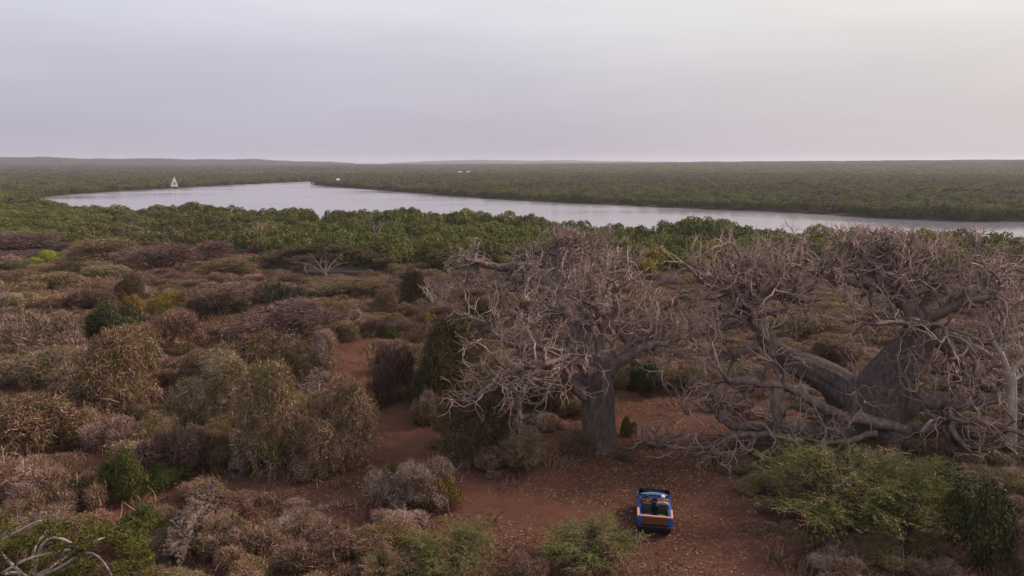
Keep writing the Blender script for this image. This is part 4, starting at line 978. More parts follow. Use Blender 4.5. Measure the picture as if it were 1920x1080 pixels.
# ------------------------------------------------------------------ bushes, one by one as the photograph shows them
# (centre x, front base y, width, height) in photograph pixels; proto, tone, name, category, label
BUSHES = [
    # left edge and lower left
    (70, 880, 300, 160, 'drape', 'olive', 'creeper_covered_bush', 'olive and straw creeper-covered bush at the left edge above the dead tangle'),
    (232, 790, 210, 168, 'drape', 'olive', 'creeper_covered_bush', 'broad creeper-covered bush with grey twig crown and black hollow beneath'),
    (232, 715, 185, 92, 'dry', 'grey', 'dry_bush', 'pale pinkish twig crown topping the broad creeper-covered bush on the left'),
    (85, 745, 230, 100, 'drape', 'straw', 'creeper_covered_bush', 'low straw and green bush behind the olive bush at the left edge'),
    (62, 672, 170, 102, 'dry', 'grey', 'dry_bush', 'pale grey bare-twigged bush at the left edge below the lime green bush'),
    (208, 640, 116, 92, 'leaf', 'dark', 'leafy_bush', 'dark green bush with rust-orange top in the left scrub'),
    (255, 590, 56, 48, 'leaf', 'rust', 'leafy_bush', 'small rust-orange leafed bush crowning the dark green bush'),
    (328, 665, 132, 104, 'dry', 'brown', 'dry_bush', 'pinkish brown twiggy bush with rusty patch right of the dark green bush'),
    (345, 912, 185, 128, 'dry', 'purple', 'dry_bush', 'fine purple-grey twig dome behind the ruined stone wall'),
    (245, 955, 110, 125, 'leaf', 'green', 'leafy_bush', 'green leafy bush in the dead tangle left of the ruined wall'),
    (150, 985, 150, 105, 'dry', 'brown', 'dry_bush', 'tangled brown dead creeper mound above the pale-limbed tree'),
    (40, 965, 170, 120, 'dry', 'grey', 'dry_bush', 'grey dead tangle at the left edge above the pale-limbed tree'),
    (255, 1040, 120, 90, 'leaf', 'green', 'leafy_bush', 'low green leafy bush right beside the pale-limbed tree'),
    (290, 1075, 110, 70, 'drape', 'olive', 'creeper_covered_bush', 'olive creeper clump at the foot of the ruined wall'),
    (520, 898, 180, 205, 'drape', 'olive', 'creeper_covered_bush', 'tall creeper-draped olive bush, left of the pair beside the track'),
    (655, 892, 162, 178, 'drape', 'brown', 'creeper_covered_bush', 'tall creeper-draped bush, right of the pair beside the track'),
    (640, 765, 66, 56, 'leaf', 'rust', 'leafy_bush', 'rust-brown leafy tuft on top of the draped pair beside the track'),
    (706, 770, 36, 40, 'leaf', 'rust', 'leafy_bush', 'orange dead leaf tuft at the track edge above the draped pair'),
    (430, 800, 175, 140, 'drape', 'straw', 'creeper_covered_bush', 'straw-topped creeper mound between the broad bush and the draped pair'),
    (482, 712, 165, 98, 'drape', 'olive', 'creeper_covered_bush', 'olive-yellow mound behind the straw-topped creeper mound'),
    (385, 735, 110, 80, 'drape', 'brown', 'creeper_covered_bush', 'brown creeper mound left of the olive-yellow mound'),
    (420, 890, 110, 90, 'dry', 'brown', 'dry_bush', 'brown twig bush beside the leaning stone pillar fragment'),
    (555, 662, 240, 92, 'flat', 'purple', 'flat_thicket', 'dark flat thicket with green crest left of the track end'),
    (612, 700, 90, 80, 'drape', 'grey', 'creeper_covered_bush', 'grey-brown draped bush on the left where the track ends'),
    (545, 720, 80, 60, 'drape', 'dusk', 'leafy_bush', 'dark shaded bush behind the leaning wall fragment by the track'),
    (738, 762, 124, 135, 'dry', 'purple', 'dry_bush', 'dense purple-brown twig dome right of the track'),
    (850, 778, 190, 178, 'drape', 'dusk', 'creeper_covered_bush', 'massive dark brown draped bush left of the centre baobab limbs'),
    (800, 800, 60, 80, 'dry', 'grey', 'dry_bush', 'small pale twig bush at the foot of the massive dark bush'),
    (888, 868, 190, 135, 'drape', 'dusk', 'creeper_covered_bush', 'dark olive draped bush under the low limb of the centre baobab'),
    (985, 895, 110, 92, 'feather', 'olive', 'weeping_shrub', 'weeping yellow-olive shrub at the clearing edge left of the baobab trunk'),
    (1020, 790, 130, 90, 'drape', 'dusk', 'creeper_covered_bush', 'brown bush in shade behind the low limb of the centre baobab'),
    (775, 975, 175, 125, 'dry', 'grey', 'dry_bush', 'grey-topped brown bush standing alone between track and clearing'),
    (820, 968, 90, 82, 'leaf', 'mustard', 'leafy_bush', 'mustard leafed shrub on the right side of the lone grey-topped bush'),
    (735, 905, 40, 40, 'feather', 'feather', 'feathery_shrub', 'small green feathery sprig on the lone grey-topped bush'),
    # bottom edge
    (470, 1080, 200, 110, 'dry', 'brown', 'dry_bush', 'low pinkish brown twig mass right of the ruined wall'),
    (630, 1085, 220, 110, 'dry', 'brown', 'dry_bush', 'low rusty brown twig mass at the bottom edge below the lone bush'),
    (560, 1012, 160, 66, 'dry', 'grey', 'dry_bush', 'low pale twig bush between the ruined wall and the clearing'),
    (850, 1100, 240, 118, 'feather', 'feather', 'feathery_shrub', 'low yellow-green feathery shrub, the left of two at the bottom edge'),
    (1108, 1098, 250, 128, 'feather', 'feather', 'feathery_shrub', 'bright yellow-green feathery shrub spreading in front of the parked car'),
    (990, 1120, 120, 80, 'dry', 'brown', 'dry_bush', 'brown twig clump between the two feathery shrubs at the bottom edge'),
    (720, 1110, 130, 80, 'feather', 'olive', 'feathery_shrub', 'dull olive feathery clump at the bottom edge left of the feathery pair'),
    (1575, 1060, 430, 226, 'feather', 'feather', 'feathery_shrub', 'large spreading green feathery shrub right of the car before the big baobab'),
    (1690, 1050, 220, 190, 'feather', 'feather', 'feathery_shrub', 'brighter green right wing of the large feathery shrub'),
    (1845, 1090, 190, 190, 'leaf', 'dark', 'leafy_bush', 'dark green leafy bush at the lower right below the baobab limbs'),
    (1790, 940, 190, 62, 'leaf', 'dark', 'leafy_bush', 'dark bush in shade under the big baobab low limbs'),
    (1560, 1110, 150, 80, 'dry', 'grey', 'dry_bush', 'pale dry twig bush at the bottom edge under the large feathery shrub'),
    (1905, 1100, 110, 110, 'drape', 'brown', 'creeper_covered_bush', 'brown draped bush in the bottom right corner'),
    # around the baobabs
    (1217, 745, 102, 82, 'leaf', 'dark', 'leafy_bush', 'round dark olive bush right of the straight baobab trunk'),
    (1176, 822, 44, 42, 'leaf', 'green', 'leafy_shrub', 'small green shrub touching the right side of the straight baobab trunk'),
    (1088, 858, 62, 62, 'dry', 'brown', 'dry_bush', 'reddish twig shrub at the left foot of the straight baobab trunk'),
    (1170, 866, 34, 20, 'leaf', 'dark', 'leafy_shrub', 'tiny dark weed on the earth right of the straight baobab trunk'),
    (1300, 740, 110, 60, 'drape', 'olive', 'creeper_covered_bush', 'olive scrub mound seen through the left limbs of the big baobab'),
    (1562, 578, 60, 16, 'leaf', 'lime', 'leafy_shrub', 'flat bright green patch shrub seen through the big baobab crown'),
    (1362, 630, 34, 20, 'leaf', 'lime', 'leafy_shrub', 'small bright green shrub left of the baobab leaning stem'),
    (1510, 640, 170, 62, 'drape', 'olive', 'creeper_covered_bush', 'wide olive scrub mound behind the leaning baobab stem'),
    (1570, 690, 130, 60, 'drape', 'brown', 'creeper_covered_bush', 'brown scrub mound between the leaning stem and the big trunk'),
    (1790, 720, 130, 60, 'drape', 'brown', 'creeper_covered_bush', 'brown scrub mound behind the arch of the big baobab'),
    (1270, 592, 80, 48, 'leaf', 'dark', 'leafy_bush', 'dark round bush between the centre and big baobab crowns'),
    (1275, 488, 70, 42, 'dry', 'purple', 'dry_bush', 'dull purple twig dome before the yellowing mangroves'),
    (905, 600, 74, 52, 'leaf', 'green', 'leafy_bush', 'green bush left of the centre baobab crown'),
    (860, 640, 60, 40, 'dry', 'brown', 'dry_bush', 'brown twig bush between bare small tree and massive dark bush'),
    (800, 606, 40, 26, 'leaf', 'mustard', 'leafy_shrub', 'mustard shrub at the foot of the bare pale small tree'),
    (843, 612, 34, 16, 'leaf', 'green', 'leafy_shrub', 'little green shrub right of the mustard shrub'),
    (775, 578, 58, 72, 'drape', 'dusk', 'creeper_covered_bush', 'dark upright bush left of the bare pale small tree'),
    (728, 596, 58, 54, 'drape', 'olive', 'creeper_covered_bush', 'greenish bush with straw base below the acacia'),
    (738, 640, 46, 30, 'leaf', 'green', 'leafy_shrub', 'small green shrub behind the purple-brown twig dome'),
    # middle distance
    (92, 500, 84, 40, 'leaf', 'lime', 'leafy_bush', 'bright lime green rounded bush at the far left'),
    (22, 512, 66, 30, 'leaf', 'green', 'leafy_bush', 'low green bush at the left edge beside the lime green bush'),
    (45, 480, 150, 44, 'flat', 'purple', 'flat_thicket', 'purple-brown flat thicket behind the lime green bush'),
    (150, 452, 64, 24, 'dry', 'purple', 'dry_bush', 'purple twig mound at the edge of the left mangroves'),
    (190, 505, 190, 56, 'flat', 'olive', 'flat_thicket', 'olive-topped flat thicket right of the lime green bush'),
    (305, 520, 180, 62, 'flat', 'purple', 'flat_thicket', 'largest dark purple wind-combed thicket left of the acacia'),
    (405, 500, 110, 44, 'flat', 'purple', 'flat_thicket', 'purple flat thicket behind the olive spreading acacia scrub'),
    (432, 524, 150, 42, 'flat', 'olive', 'flat_thicket', 'olive spreading acacia scrub left of the flat-topped acacia'),
    (488, 486, 74, 44, 'dry', 'brown', 'dry_bush', 'rust-brown mound at the mangrove edge left of the acacia'),
    (640, 565, 170, 44, 'flat', 'olive', 'flat_thicket', 'olive-brown flat thicket in front of the flat-topped acacia'),
    (700, 500, 90, 36, 'flat', 'purple', 'flat_thicket', 'brown flat thicket right behind the flat-topped acacia'),
    (790, 500, 110, 34, 'flat', 'olive', 'flat_thicket', 'brown olive thicket between acacia and rear baobab limb'),
    (850, 480, 90, 32, 'dry', 'brown', 'dry_bush', 'reddish brown mound at the mangrove edge left of the rear baobab'),
    (248, 580, 64, 66, 'drape', 'dusk', 'creeper_covered_bush', 'dark creeper-covered mound with pale hanging stems in the left scrub'),
    (318, 600, 100, 62, 'drape', 'mustard', 'creeper_covered_bush', 'mustard tinted bush right of the dark creeper-covered mound'),
    (410, 605, 150, 66, 'flat', 'purple', 'flat_thicket', 'brown flat thicket right of the mustard tinted bush'),
    (440, 590, 90, 34, 'leaf', 'dark', 'leafy_bush', 'dark low bush left of the creeper-draped stumps'),
    (200, 525, 130, 36, 'drape', 'straw', 'creeper_covered_bush', 'straw and grey-green mound below the olive-topped flat thicket'),
    (275, 540, 80, 36, 'drape', 'olive', 'creeper_covered_bush', 'pale green mound in front of the dark purple thicket'),
    (90, 550, 170, 44, 'drape', 'olive', 'creeper_covered_bush', 'olive scrub mound below the lime green bush'),
    (120, 590, 150, 50, 'drape', 'brown', 'creeper_covered_bush', 'brown scrub mound above the pale grey twig bush'),
    (30, 590, 120, 50, 'drape', 'straw', 'creeper_covered_bush', 'straw mound at the left edge above the pale grey twig bush'),
    (170, 590, 120, 62, 'dry', 'purple', 'dry_bush', 'grey twig bush behind the dark green and rust bush'),
    (385, 560, 80, 34, 'drape', 'brown', 'creeper_covered_bush', 'dull brown mound in front of the wind-combed thicket'),
    (470, 640, 110, 40, 'drape', 'brown', 'creeper_covered_bush', 'brown mound left of the green-crested dark thicket'),
]
def place_px(cx, by, w, h):
    b = hit(cx, by)
    d = depth_of(b); k = d / FPX
    r = w * k / 2
    c = np.array([b[0] * (1 + 0.7 * r / max(b[1], 1)), b[1] + 0.7 * r, 0.0]); c[2] = hz(c[0], c[1])
    d = depth_of(c); k = d / FPX; r = w * k / 2
    sn = (CAM_Z - c[2]) / math.hypot(d, 1e-6); sn = min(sn, 0.75); cs = math.sqrt(1 - sn * sn)
    hm = h * k; rs = 0.7 * r * sn
    H = math.sqrt(max((hm - rs) ** 2 - rs ** 2, (0.45 * hm) ** 2)) / cs
    return c, r, H
PLACED = []
LANDMARKS = [(92, 480, 'the lime green bush'), (150, 440, 'the purple twig mound'), (208, 590, 'the dark green and rust bush'), (62, 620, 'the pale grey twig bush'), (232, 690, 'the broad creeper-covered bush'), (70, 800, 'the olive bush at the left edge'), (345, 850, 'the purple-grey twig dome'), (375, 985, 'the ruined coral-stone wall'), (245, 890, 'the green leafy bush in the tangle'), (100, 1040, 'the pale-limbed corner tree'), (520, 800, 'the tall olive draped bush'), (655, 800, 'the tall draped bush by the track'), (430, 730, 'the straw-topped mound'), (482, 660, 'the olive-yellow mound'), (555, 610, 'the green-crested dark thicket'), (582, 720, 'the leaning wall fragment'), (738, 690, 'the purple-brown twig dome'), (850, 690, 'the massive dark draped bush'), (985, 850, 'the weeping yellow-olive shrub'), (775, 910, 'the lone grey-topped bush'), (850, 1050, 'the left feathery shrub'), (1115, 1030, 'the bright feathery shrub'), (1227, 955, 'the open blue car'), (1585, 950, 'the large feathery shrub'), (1845, 970, 'the dark green corner bush'), (1120, 760, 'the straight baobab trunk'), (1217, 705, 'the round dark olive bush'), (1045, 560, 'the rear baobab trunk'), (1640, 740, 'the big leaning baobab trunk'), (1440, 640, 'the leaning baobab stem'), (1893, 700, 'the slim pale tree'), (1562, 570, 'the flat bright green patch'), (1362, 620, 'the small bright green shrub'), (1275, 470, 'the dull purple twig dome'), (905, 575, 'the green bush by the baobab'), (818, 550, 'the bare pale small tree'), (775, 540, 'the dark upright bush'), (728, 570, 'the greenish straw-based bush'), (608, 490, 'the flat-topped acacia'), (514, 550, 'the pointed draped stump'), (552, 555, 'the broad draped stump'), (248, 545, 'the dark creeper-covered mound'), (318, 565, 'the mustard tinted bush'), (305, 490, 'the dark purple wind-combed thicket'), (432, 505, 'the olive spreading scrub'), (488, 465, 'the rust-brown mound'), (940, 500, 'the limb reaching left'), (1200, 560, 'the centre baobab crown'), (1650, 480, 'the big baobab crown'), (1400, 520, 'the left crown of the big baobab')]
USED = {}
def single_out(head, x, y):
    best = sorted(LANDMARKS, key=lambda l: (l[0] - x) ** 2 + 4 * (l[1] - y) ** 2)
    for near in ('', 'well '):
        for lx, ly, nm in best[:12]:
            dx, dy = x - lx, y - ly
            if abs(dx) > 1.6 * abs(dy): rel = 'right of' if dx > 0 else 'left of'
            elif abs(dy) > 1.6 * abs(dx): rel = 'in front of' if dy > 0 else 'behind'
            else: rel = ('in front and ' if dy > 0 else 'behind and ') + ('to the right of' if dx > 0 else 'to the left of')
            lab = '%s %s%s %s' % (head, near, rel, nm)
            if lab not in USED and len(lab.split()) <= 16:
                USED[lab] = 1; return lab
    return '%s %s %s' % (head, 'near', best[0][2])
def build_bushes():
    rng = np.random.default_rng(77)
    for i, (cx, by, w, h, pr, tone, nm, lab) in enumerate(BUSHES):
        c, r, H = place_px(cx, by, w, h)
        PLACED.append((c[0], c[1], r))
        c[2] -= 0.05
        if pr == 'drape' and H > 1.15 * r: pr = 'drape_tall'; H = H / 1.45
        cat = {'dry_bush': 'bush', 'leafy_bush': 'bush', 'creeper_covered_bush': 'bush', 'flat_thicket': 'thicket', 'leafy_shrub': 'shrub', 'feathery_shrub': 'shrub', 'weeping_shrub': 'shrub'}[nm]
        plant(nm, pr, int(rng.integers(6)), tone, c, (r * 1.04, r * 0.92, H * (1.25 if pr == 'flat' else 1.06)), rng.uniform(0, 6.28), lab, cat, None, part=('stem', 'foliage'))
    # lesser bushes that fill the scrub
    ex = np.array([(p[0], p[1]) for p in PLACED]); er = np.array([p[2] for p in PLACED])
    G = jitter_grid(-130, 120, 17, 172, 1.8, rng)
    rng.shuffle(G)
    a = G[:, 0] / G[:, 1]
    ok = (np.abs(a) < 0.86) & (G[:, 1] < belt_start(G[:, 0], G[:, 1]) + 3)
    ok &= sdist(G, clearing) > 1.0
    ok &= track_dist(G) > 2.6
    red = [tuple(hit(x, y)[:2]) for x, y in red_px]
    ok &= sdist(G, red) > 0.3
    G = G[ok]
    Z = height(G[:, 0], G[:, 1]); pj = project(np.column_stack([G, Z]))
    n = 0; taken = []; rest = []
    PB = [(b[0], b[1], b[2], b[3], PLACED[j][1]) for j, b in enumerate(BUSHES)]
    PB += [(x, y, w, h, hit(x, y)[1]) for x, y, w, h in ((360, 1060, 90, 150), (585, 750, 50, 60), (458, 900, 40, 50), (360, 860, 40, 40), (514, 575, 36, 46), (552, 574, 46, 38), (612, 520, 240, 60), (252, 572, 50, 60), (818, 578, 70, 60), (690, 760, 130, 140), (620, 520, 200, 30), (1120, 852, 90, 170), (1640, 838, 500, 140))]
    PB = np.array(PB)
    for i in range(len(G)):
        p = G[i]; Y = p[1]
        x, y = pj[i, 0], pj[i, 1]
        right = x > 1180 and Y < 112
        d = np.linalg.norm(ex - p, axis=1)
        if (d < er * 0.45).any(): continue
        r = rng.uniform(0.9, 1.9) * (1 + Y / 110); h = r * rng.uniform(0.55, 1.0)
        if right: r *= 0.75; h *= 0.48
        if taken:
            T = np.array(taken)
            if (np.linalg.norm(T[:, :2] - p, axis=1) < (T[:, 2] + r) * 0.50).any(): continue
        if abs(x - 1225) < 120 and y > 880: continue
        k_ = FPX / pj[i, 2]; ft, fx = y - h * k_, r * k_
        cov = (np.abs(PB[:, 0] - x) < PB[:, 2] / 2 + fx * .6) & (PB[:, 4] > Y) & (ft < PB[:, 1] - PB[:, 3] * .38) & (y > PB[:, 1] - PB[:, 3] * .8)
        if cov.any(): continue
        taken.append((p[0], p[1], r))
        inview = -60 < x < 1980 and y < 1150
        v = rng.uniform(); t2 = vnoise(p[:1] / 14, p[1:] / 14, 51)[0]
        if Y > 85 and not right: kinds = [('flat', 'purple'), ('flat', 'olive'), ('dry', 'brown'), ('drape', 'olive'), ('dry', 'purple'), ('leaf', 'mustard'), ('drape', 'dusk')]; w = [.27, .18, .12, .18, .09, .05, .11]
        elif right: kinds = [('drape', 'olive'), ('drape', 'dusk'), ('dry', 'brown'), ('leaf', 'rust'), ('leaf', 'mustard'), ('leaf', 'green')]; w = [.34, .32, .16, .05, .08, .05]
        else: kinds = [('drape', 'brown'), ('drape', 'olive'), ('dry', 'brown'), ('dry', 'grey'), ('dry', 'purple'), ('leaf', 'dark'), ('leaf', 'rust'), ('drape', 'dusk'), ('leaf', 'green')]; w = [.17, .20, .15, .15, .1, .06, .05, .09, .03]
        pr, tone = kinds[int(rng.choice(len(kinds), p=np.array(w) / sum(w)))]
        if inview and n < 300:
            n += 1
            nm = {'flat': 'flat_thicket', 'dry': 'dry_bush', 'drape': 'creeper_covered_bush', 'leaf': 'leafy_bush'}[pr]
            zone = 'behind the baobabs' if right else ('between the mangroves and the near scrub' if Y > 85 else 'among the larger bushes left of the clearing')
            tw = {'purple': 'purplish', 'olive': 'olive', 'brown': 'brown', 'grey': 'greyish', 'dark': 'dark green', 'rust': 'rust-coloured', 'straw': 'straw-coloured', 'dusk': 'dark olive', 'mustard': 'mustard', 'green': 'green'}[tone]
            kw = {'flat': 'flat thicket', 'dry': 'twiggy bush', 'drape': 'creeper-covered bush', 'leaf': 'leafy bush'}[pr]
            plant(nm, pr, int(rng.integers(6)), tone, (p[0], p[1], Z[i] - 0.06), (r, r, h), rng.uniform(0, 6.28), single_out('%s %s %s' % ('low' if h < .62 * r else 'small', tw, kw), x, y - h * FPX / pj[i, 2] / 2), 'bush' if pr != 'flat' else 'thicket', 'lesser bushes ' + zone)
        else:
            rest.append((p[0], p[1], Z[i] - 0.06, r, h, int(rng.integers(0, 6))))
    if rest:
        A = np.array(rest)
        pro = [PROTO['drape'][0][1], PROTO['dry'][0][1], PROTO['drape'][1][1], PROTO['dry'][1][1], PROTO['drape'][2][1], PROTO['flat'][0][1]]
        scatter('scrub_undergrowth', A[:, :3], rng.uniform(0, 6.28, len(A)), np.column_stack([A[:, 3], A[:, 3], A[:, 4]]), A[:, 5].astype(int), pro, [MAT[k] for k in ('brown', 'grey', 'olive', 'brown', 'olive', 'purple')], 'dry scrub filling the ground between the bushes')
    # low ground cover: tufts of dry grass and seedlings under and between the bushes
    def tuft(seed, n, spread, hh):
        r_ = np.random.default_rng(seed)
        P = np.column_stack([r_.normal(0, spread, (n, 2)), np.zeros(n)])
        D = nrm(np.column_stack([r_.normal(0, .55, (n, 2)), np.ones(n)]))
        return mk_mesh('tuft', *ribbons(P, D, r_.uniform(.5, 1, n) * hh, r_.uniform(.012, .022, n), r_.normal(0, .5, (n, 3)), r_))
    G = jitter_grid(-90, 90, 15, 118, 0.85, rng); a = G[:, 0] / G[:, 1]
    sc = sdist(G, clearing); td = track_dist(G)
    dens = np.where(sc > 0.6, 0.5, np.where(sc > -1.2, 0.22, 0.02)); dens = np.where(td < 1.4, 0.02, dens)
    dens = np.where(sdist(G, red) < 0, 0.08, dens)
    ok = (np.abs(a) < 0.84) & (rng.uniform(0, 1, len(G)) < dens * (0.35 + 1.0 * vnoise(G[:, 0] / 5, G[:, 1] / 5, 61)))
    G = G[ok]; s = rng.uniform(.5, 1.35, len(G)) * (1 + G[:, 1] / 90)
    protos = [tuft(1, 70, .22, .5), tuft(2, 60, .28, .4), tuft(3, 80, .25, .6), tuft(4, 60, .3, .35)]
    scatter('dry_grass', np.column_stack([G, height(G[:, 0], G[:, 1]) - .02]), rng.uniform(0, 6.28, len(G)), np.column_stack([s, s, s * rng.uniform(.6, 1.2, len(G))]), rng.choice(4, len(G), p=[.42, .26, .16, .16]), protos, [MAT['brown'], MAT['purple'], MAT['olive'], MAT['dusk']], 'dry grass tufts and low weeds on the red earth')
    # fallen leaves and twigs on the bare earth
    n = 42000
    Q = np.array(clearing); lo, hi = Q.min(0) - 4, Q.max(0) + 6
    P = rng.uniform(lo, hi, (n, 2)); P = P[(P[:, 1] > 16) & (rng.uniform(0, 1, n) < 0.25 + 0.9 * vnoise(P[:, 0] / 3, P[:, 1] / 3, 71))]
    P = P[track_dist(P) > 0.5]
    m = len(P); z = height(P[:, 0], P[:, 1])
    A = leaf_faces(np.column_stack([P, z + .03]), UP + rng.normal(0, .35, (m, 3)), rng.uniform(.03, .075, m), rng, .6)
    k = 2600; Pk = P[rng.choice(m, k)] + rng.normal(0, .3, (k, 2))
    an = rng.uniform(0, 6.28, k); D = np.column_stack([np.cos(an), np.sin(an), rng.normal(.05, .08, k)])
    B = ribbons(np.column_stack([Pk, height(Pk[:, 0], Pk[:, 1]) + .04]), nrm(D), rng.uniform(.25, .9, k), rng.uniform(.02, .035, k), rng.normal(0, .3, (k, 3)) * [1, 1, .2], rng)
    lit = obj('leaf_litter', mk_mesh('leaf_litter', *join([A, B])), foliage_mat('fallen_leaf', [(.07, .035, .022), (.13, .065, .04), (.20, .11, .07), (.30, .19, .13)]))
    tag(lit, 'fallen leaves and twigs strewn over the red clearing', None, None, 'stuff')
build_bushes()
# ------------------------------------------------------------------ built things
import bmesh
def box_mesh(name, boxes, bevel=0.02, seg=2):
    """boxes (x0,x1,y0,y1,z0,z1[,taper]) joined, each with rounded edges"""
    bm = bmesh.new()
    for b in boxes:
        x0, x1, y0, y1, z0, z1 = b[:6]
        vs = bmesh.ops.create_cube(bm, size=1.0)['verts']
        for v in vs:
            v.co = Vector((x0 + (v.co.x + .5) * (x1 - x0), y0 + (v.co.y + .5) * (y1 - y0), z0 + (v.co.z + .5) * (z1 - z0)))
            if len(b) > 6 and v.co.z > (z0 + z1) / 2:
                b[6](v.co)
    if bevel:
        bmesh.ops.bevel(bm, geom=bm.edges[:], offset=bevel, segments=seg, affect='EDGES', profile=0.6, clamp_overlap=True)
    me = bpy.data.meshes.new(name); bm.to_mesh(me); bm.free()
    for p in me.polygons: p.use_smooth = False
    return me
def prism(name, outline, x0, x1, bevel=0.015):
    """side outline in (y, z) pulled from x0 to x1"""
    bm = bmesh.new()
    a = [bm.verts.new((x0, y, z)) for y, z in outline]; b = [bm.verts.new((x1, y, z)) for y, z in outline]
    bm.faces.new(a); bm.faces.new(b[::-1])
    n = len(a)
    for i in range(n): bm.faces.new((a[(i + 1) % n], a[i], b[i], b[(i + 1) % n]))
    bmesh.ops.recalc_face_normals(bm, faces=bm.faces[:])
    if bevel: bmesh.ops.bevel(bm, geom=bm.edges[:], offset=bevel, segments=2, affect='EDGES', clamp_overlap=True)
    me = bpy.data.meshes.new(name); bm.to_mesh(me); bm.free()
    return me
def ring(axis_x, c, R, r, n=28, m=8):
    V, Q = [], []
    for i in range(n):
        a = 2 * math.pi * i / n
        for j in range(m):
            b = 2 * math.pi * j / m
            rad = R + r * math.cos(b)
            V.append((c[0] + r * math.sin(b), c[1] + rad * math.cos(a), c[2] + rad * math.sin(a)) if axis_x else (c[0] + rad * math.cos(a), c[1] + r * math.sin(b), c[2] + rad * math.sin(a)))
    for i in range(n):
        for j in range(m):
            Q.append((i * m + j, ((i + 1) % n) * m + j, ((i + 1) % n) * m + (j + 1) % m, i * m + (j + 1) % m))
    return np.array(V), np.array(Q)
def tube_mesh(name, paths, r, sides=8):
    tb = Tubes()
    for p in paths: tb.add(np.asarray(p, float), np.full(len(p), r), sides)
    return tb.mesh(name)
def skin_body(name, joints, edges, mat, parent=None, sub=2):
    me = bpy.data.meshes.new(name)
    me.from_pydata([j[:3] for j in joints], edges, [])
    o = obj(name, me, None, parent)
    md = o.modifiers.new('skin', 'SKIN'); md.use_smooth_shade = True
    for v, j in zip(me.skin_vertices[0].data, joints):
        v.radius = (j[3], j[4] if len(j) > 4 else j[3])
    me.skin_vertices[0].data[0].use_root = True
    s = o.modifiers.new('sub', 'SUBSURF'); s.levels = s.render_levels = sub
    me.materials.append(mat)
    return o
M_BLUE = plain('blue_car_paint', (0.012, 0.075, 0.30), 0.22, 0.6, 0.0, 0.04, 3)
M_BONNET = plain('sky_sheen_bonnet_paint', (0.30, 0.46, 0.80), 0.16, 0.6, 0.75, 0.04, 3)  # body blue lightened so the colour itself carries the sky's reflection
M_WOOD = plain('brown_tailgate_paint', (0.115, 0.042, 0.022), 0.5, 0.3, 0, 0.12, 5)
M_RAIL = plain('tan_padded_rail', (0.46, 0.25, 0.17), 0.6, 0.3, 0, 0.06)
M_BLACK = plain('black_plastic', (0.012, 0.012, 0.013), 0.55, 0.3)
M_TYRE = plain('tyre_rubber', (0.018, 0.017, 0.017), 0.85, 0.2)
M_RIM = plain('wheel_steel', (0.35, 0.35, 0.36), 0.4, 0.5, 0.7)
M_SEAT = plain('dark_seat_vinyl', (0.045, 0.040, 0.038), 0.55, 0.35, 0, 0.15)
M_DASH = plain('tan_dashboard', (0.28, 0.12, 0.055), 0.55, 0.3)
M_RED = plain('red_lens', (0.25, 0.01, 0.012), 0.25, 0.5)
M_STEEL = plain('exhaust_steel', (0.30, 0.29, 0.28), 0.4, 0.5, 0.8)
M_SKIN = plain('brown_skin', (0.16, 0.075, 0.045), 0.55, 0.35, 0, 0.04)
M_SKIN2 = plain('tanned_skin', (0.34, 0.19, 0.13), 0.55, 0.35, 0, 0.04)
M_HAIR = plain('black_hair', (0.010, 0.009, 0.009), 0.6, 0.3)
M_CAP = plain('white_cap_cloth', (0.62, 0.58, 0.56), 0.85, 0.2, 0, 0.05)
M_SHIRT = plain('dark_shirt', (0.018, 0.020, 0.026), 0.9, 0.1)
M_SHIRT2 = plain('pale_pink_shirt', (0.42, 0.31, 0.27), 0.9, 0.1)
M_TROUSER = plain('dark_trousers', (0.03, 0.032, 0.045), 0.9, 0.1)
def glass_mat():
    m = bpy.data.materials.new('windscreen_glass'); m.use_nodes = True; t = m.node_tree; t.nodes.clear()
    o = N(t, 'ShaderNodeOutputMaterial'); tr = N(t, 'ShaderNodeBsdfTransparent'); tr.inputs[0].default_value = (.86, .92, .95, 1)
    gl = N(t, 'ShaderNodeBsdfGlossy'); gl.inputs['Roughness'].default_value = 0.02
    lw = N(t, 'ShaderNodeFresnel'); lw.inputs[0].default_value = 1.5
    mx = N(t, 'ShaderNodeMixShader'); t.links.new(lw.outputs[0], mx.inputs[0]); t.links.new(tr.outputs[0], mx.inputs[1]); t.links.new(gl.outputs[0], mx.inputs[2]); t.links.new(mx.outputs[0], o.inputs[0])
    return m
M_GLASS = glass_mat()

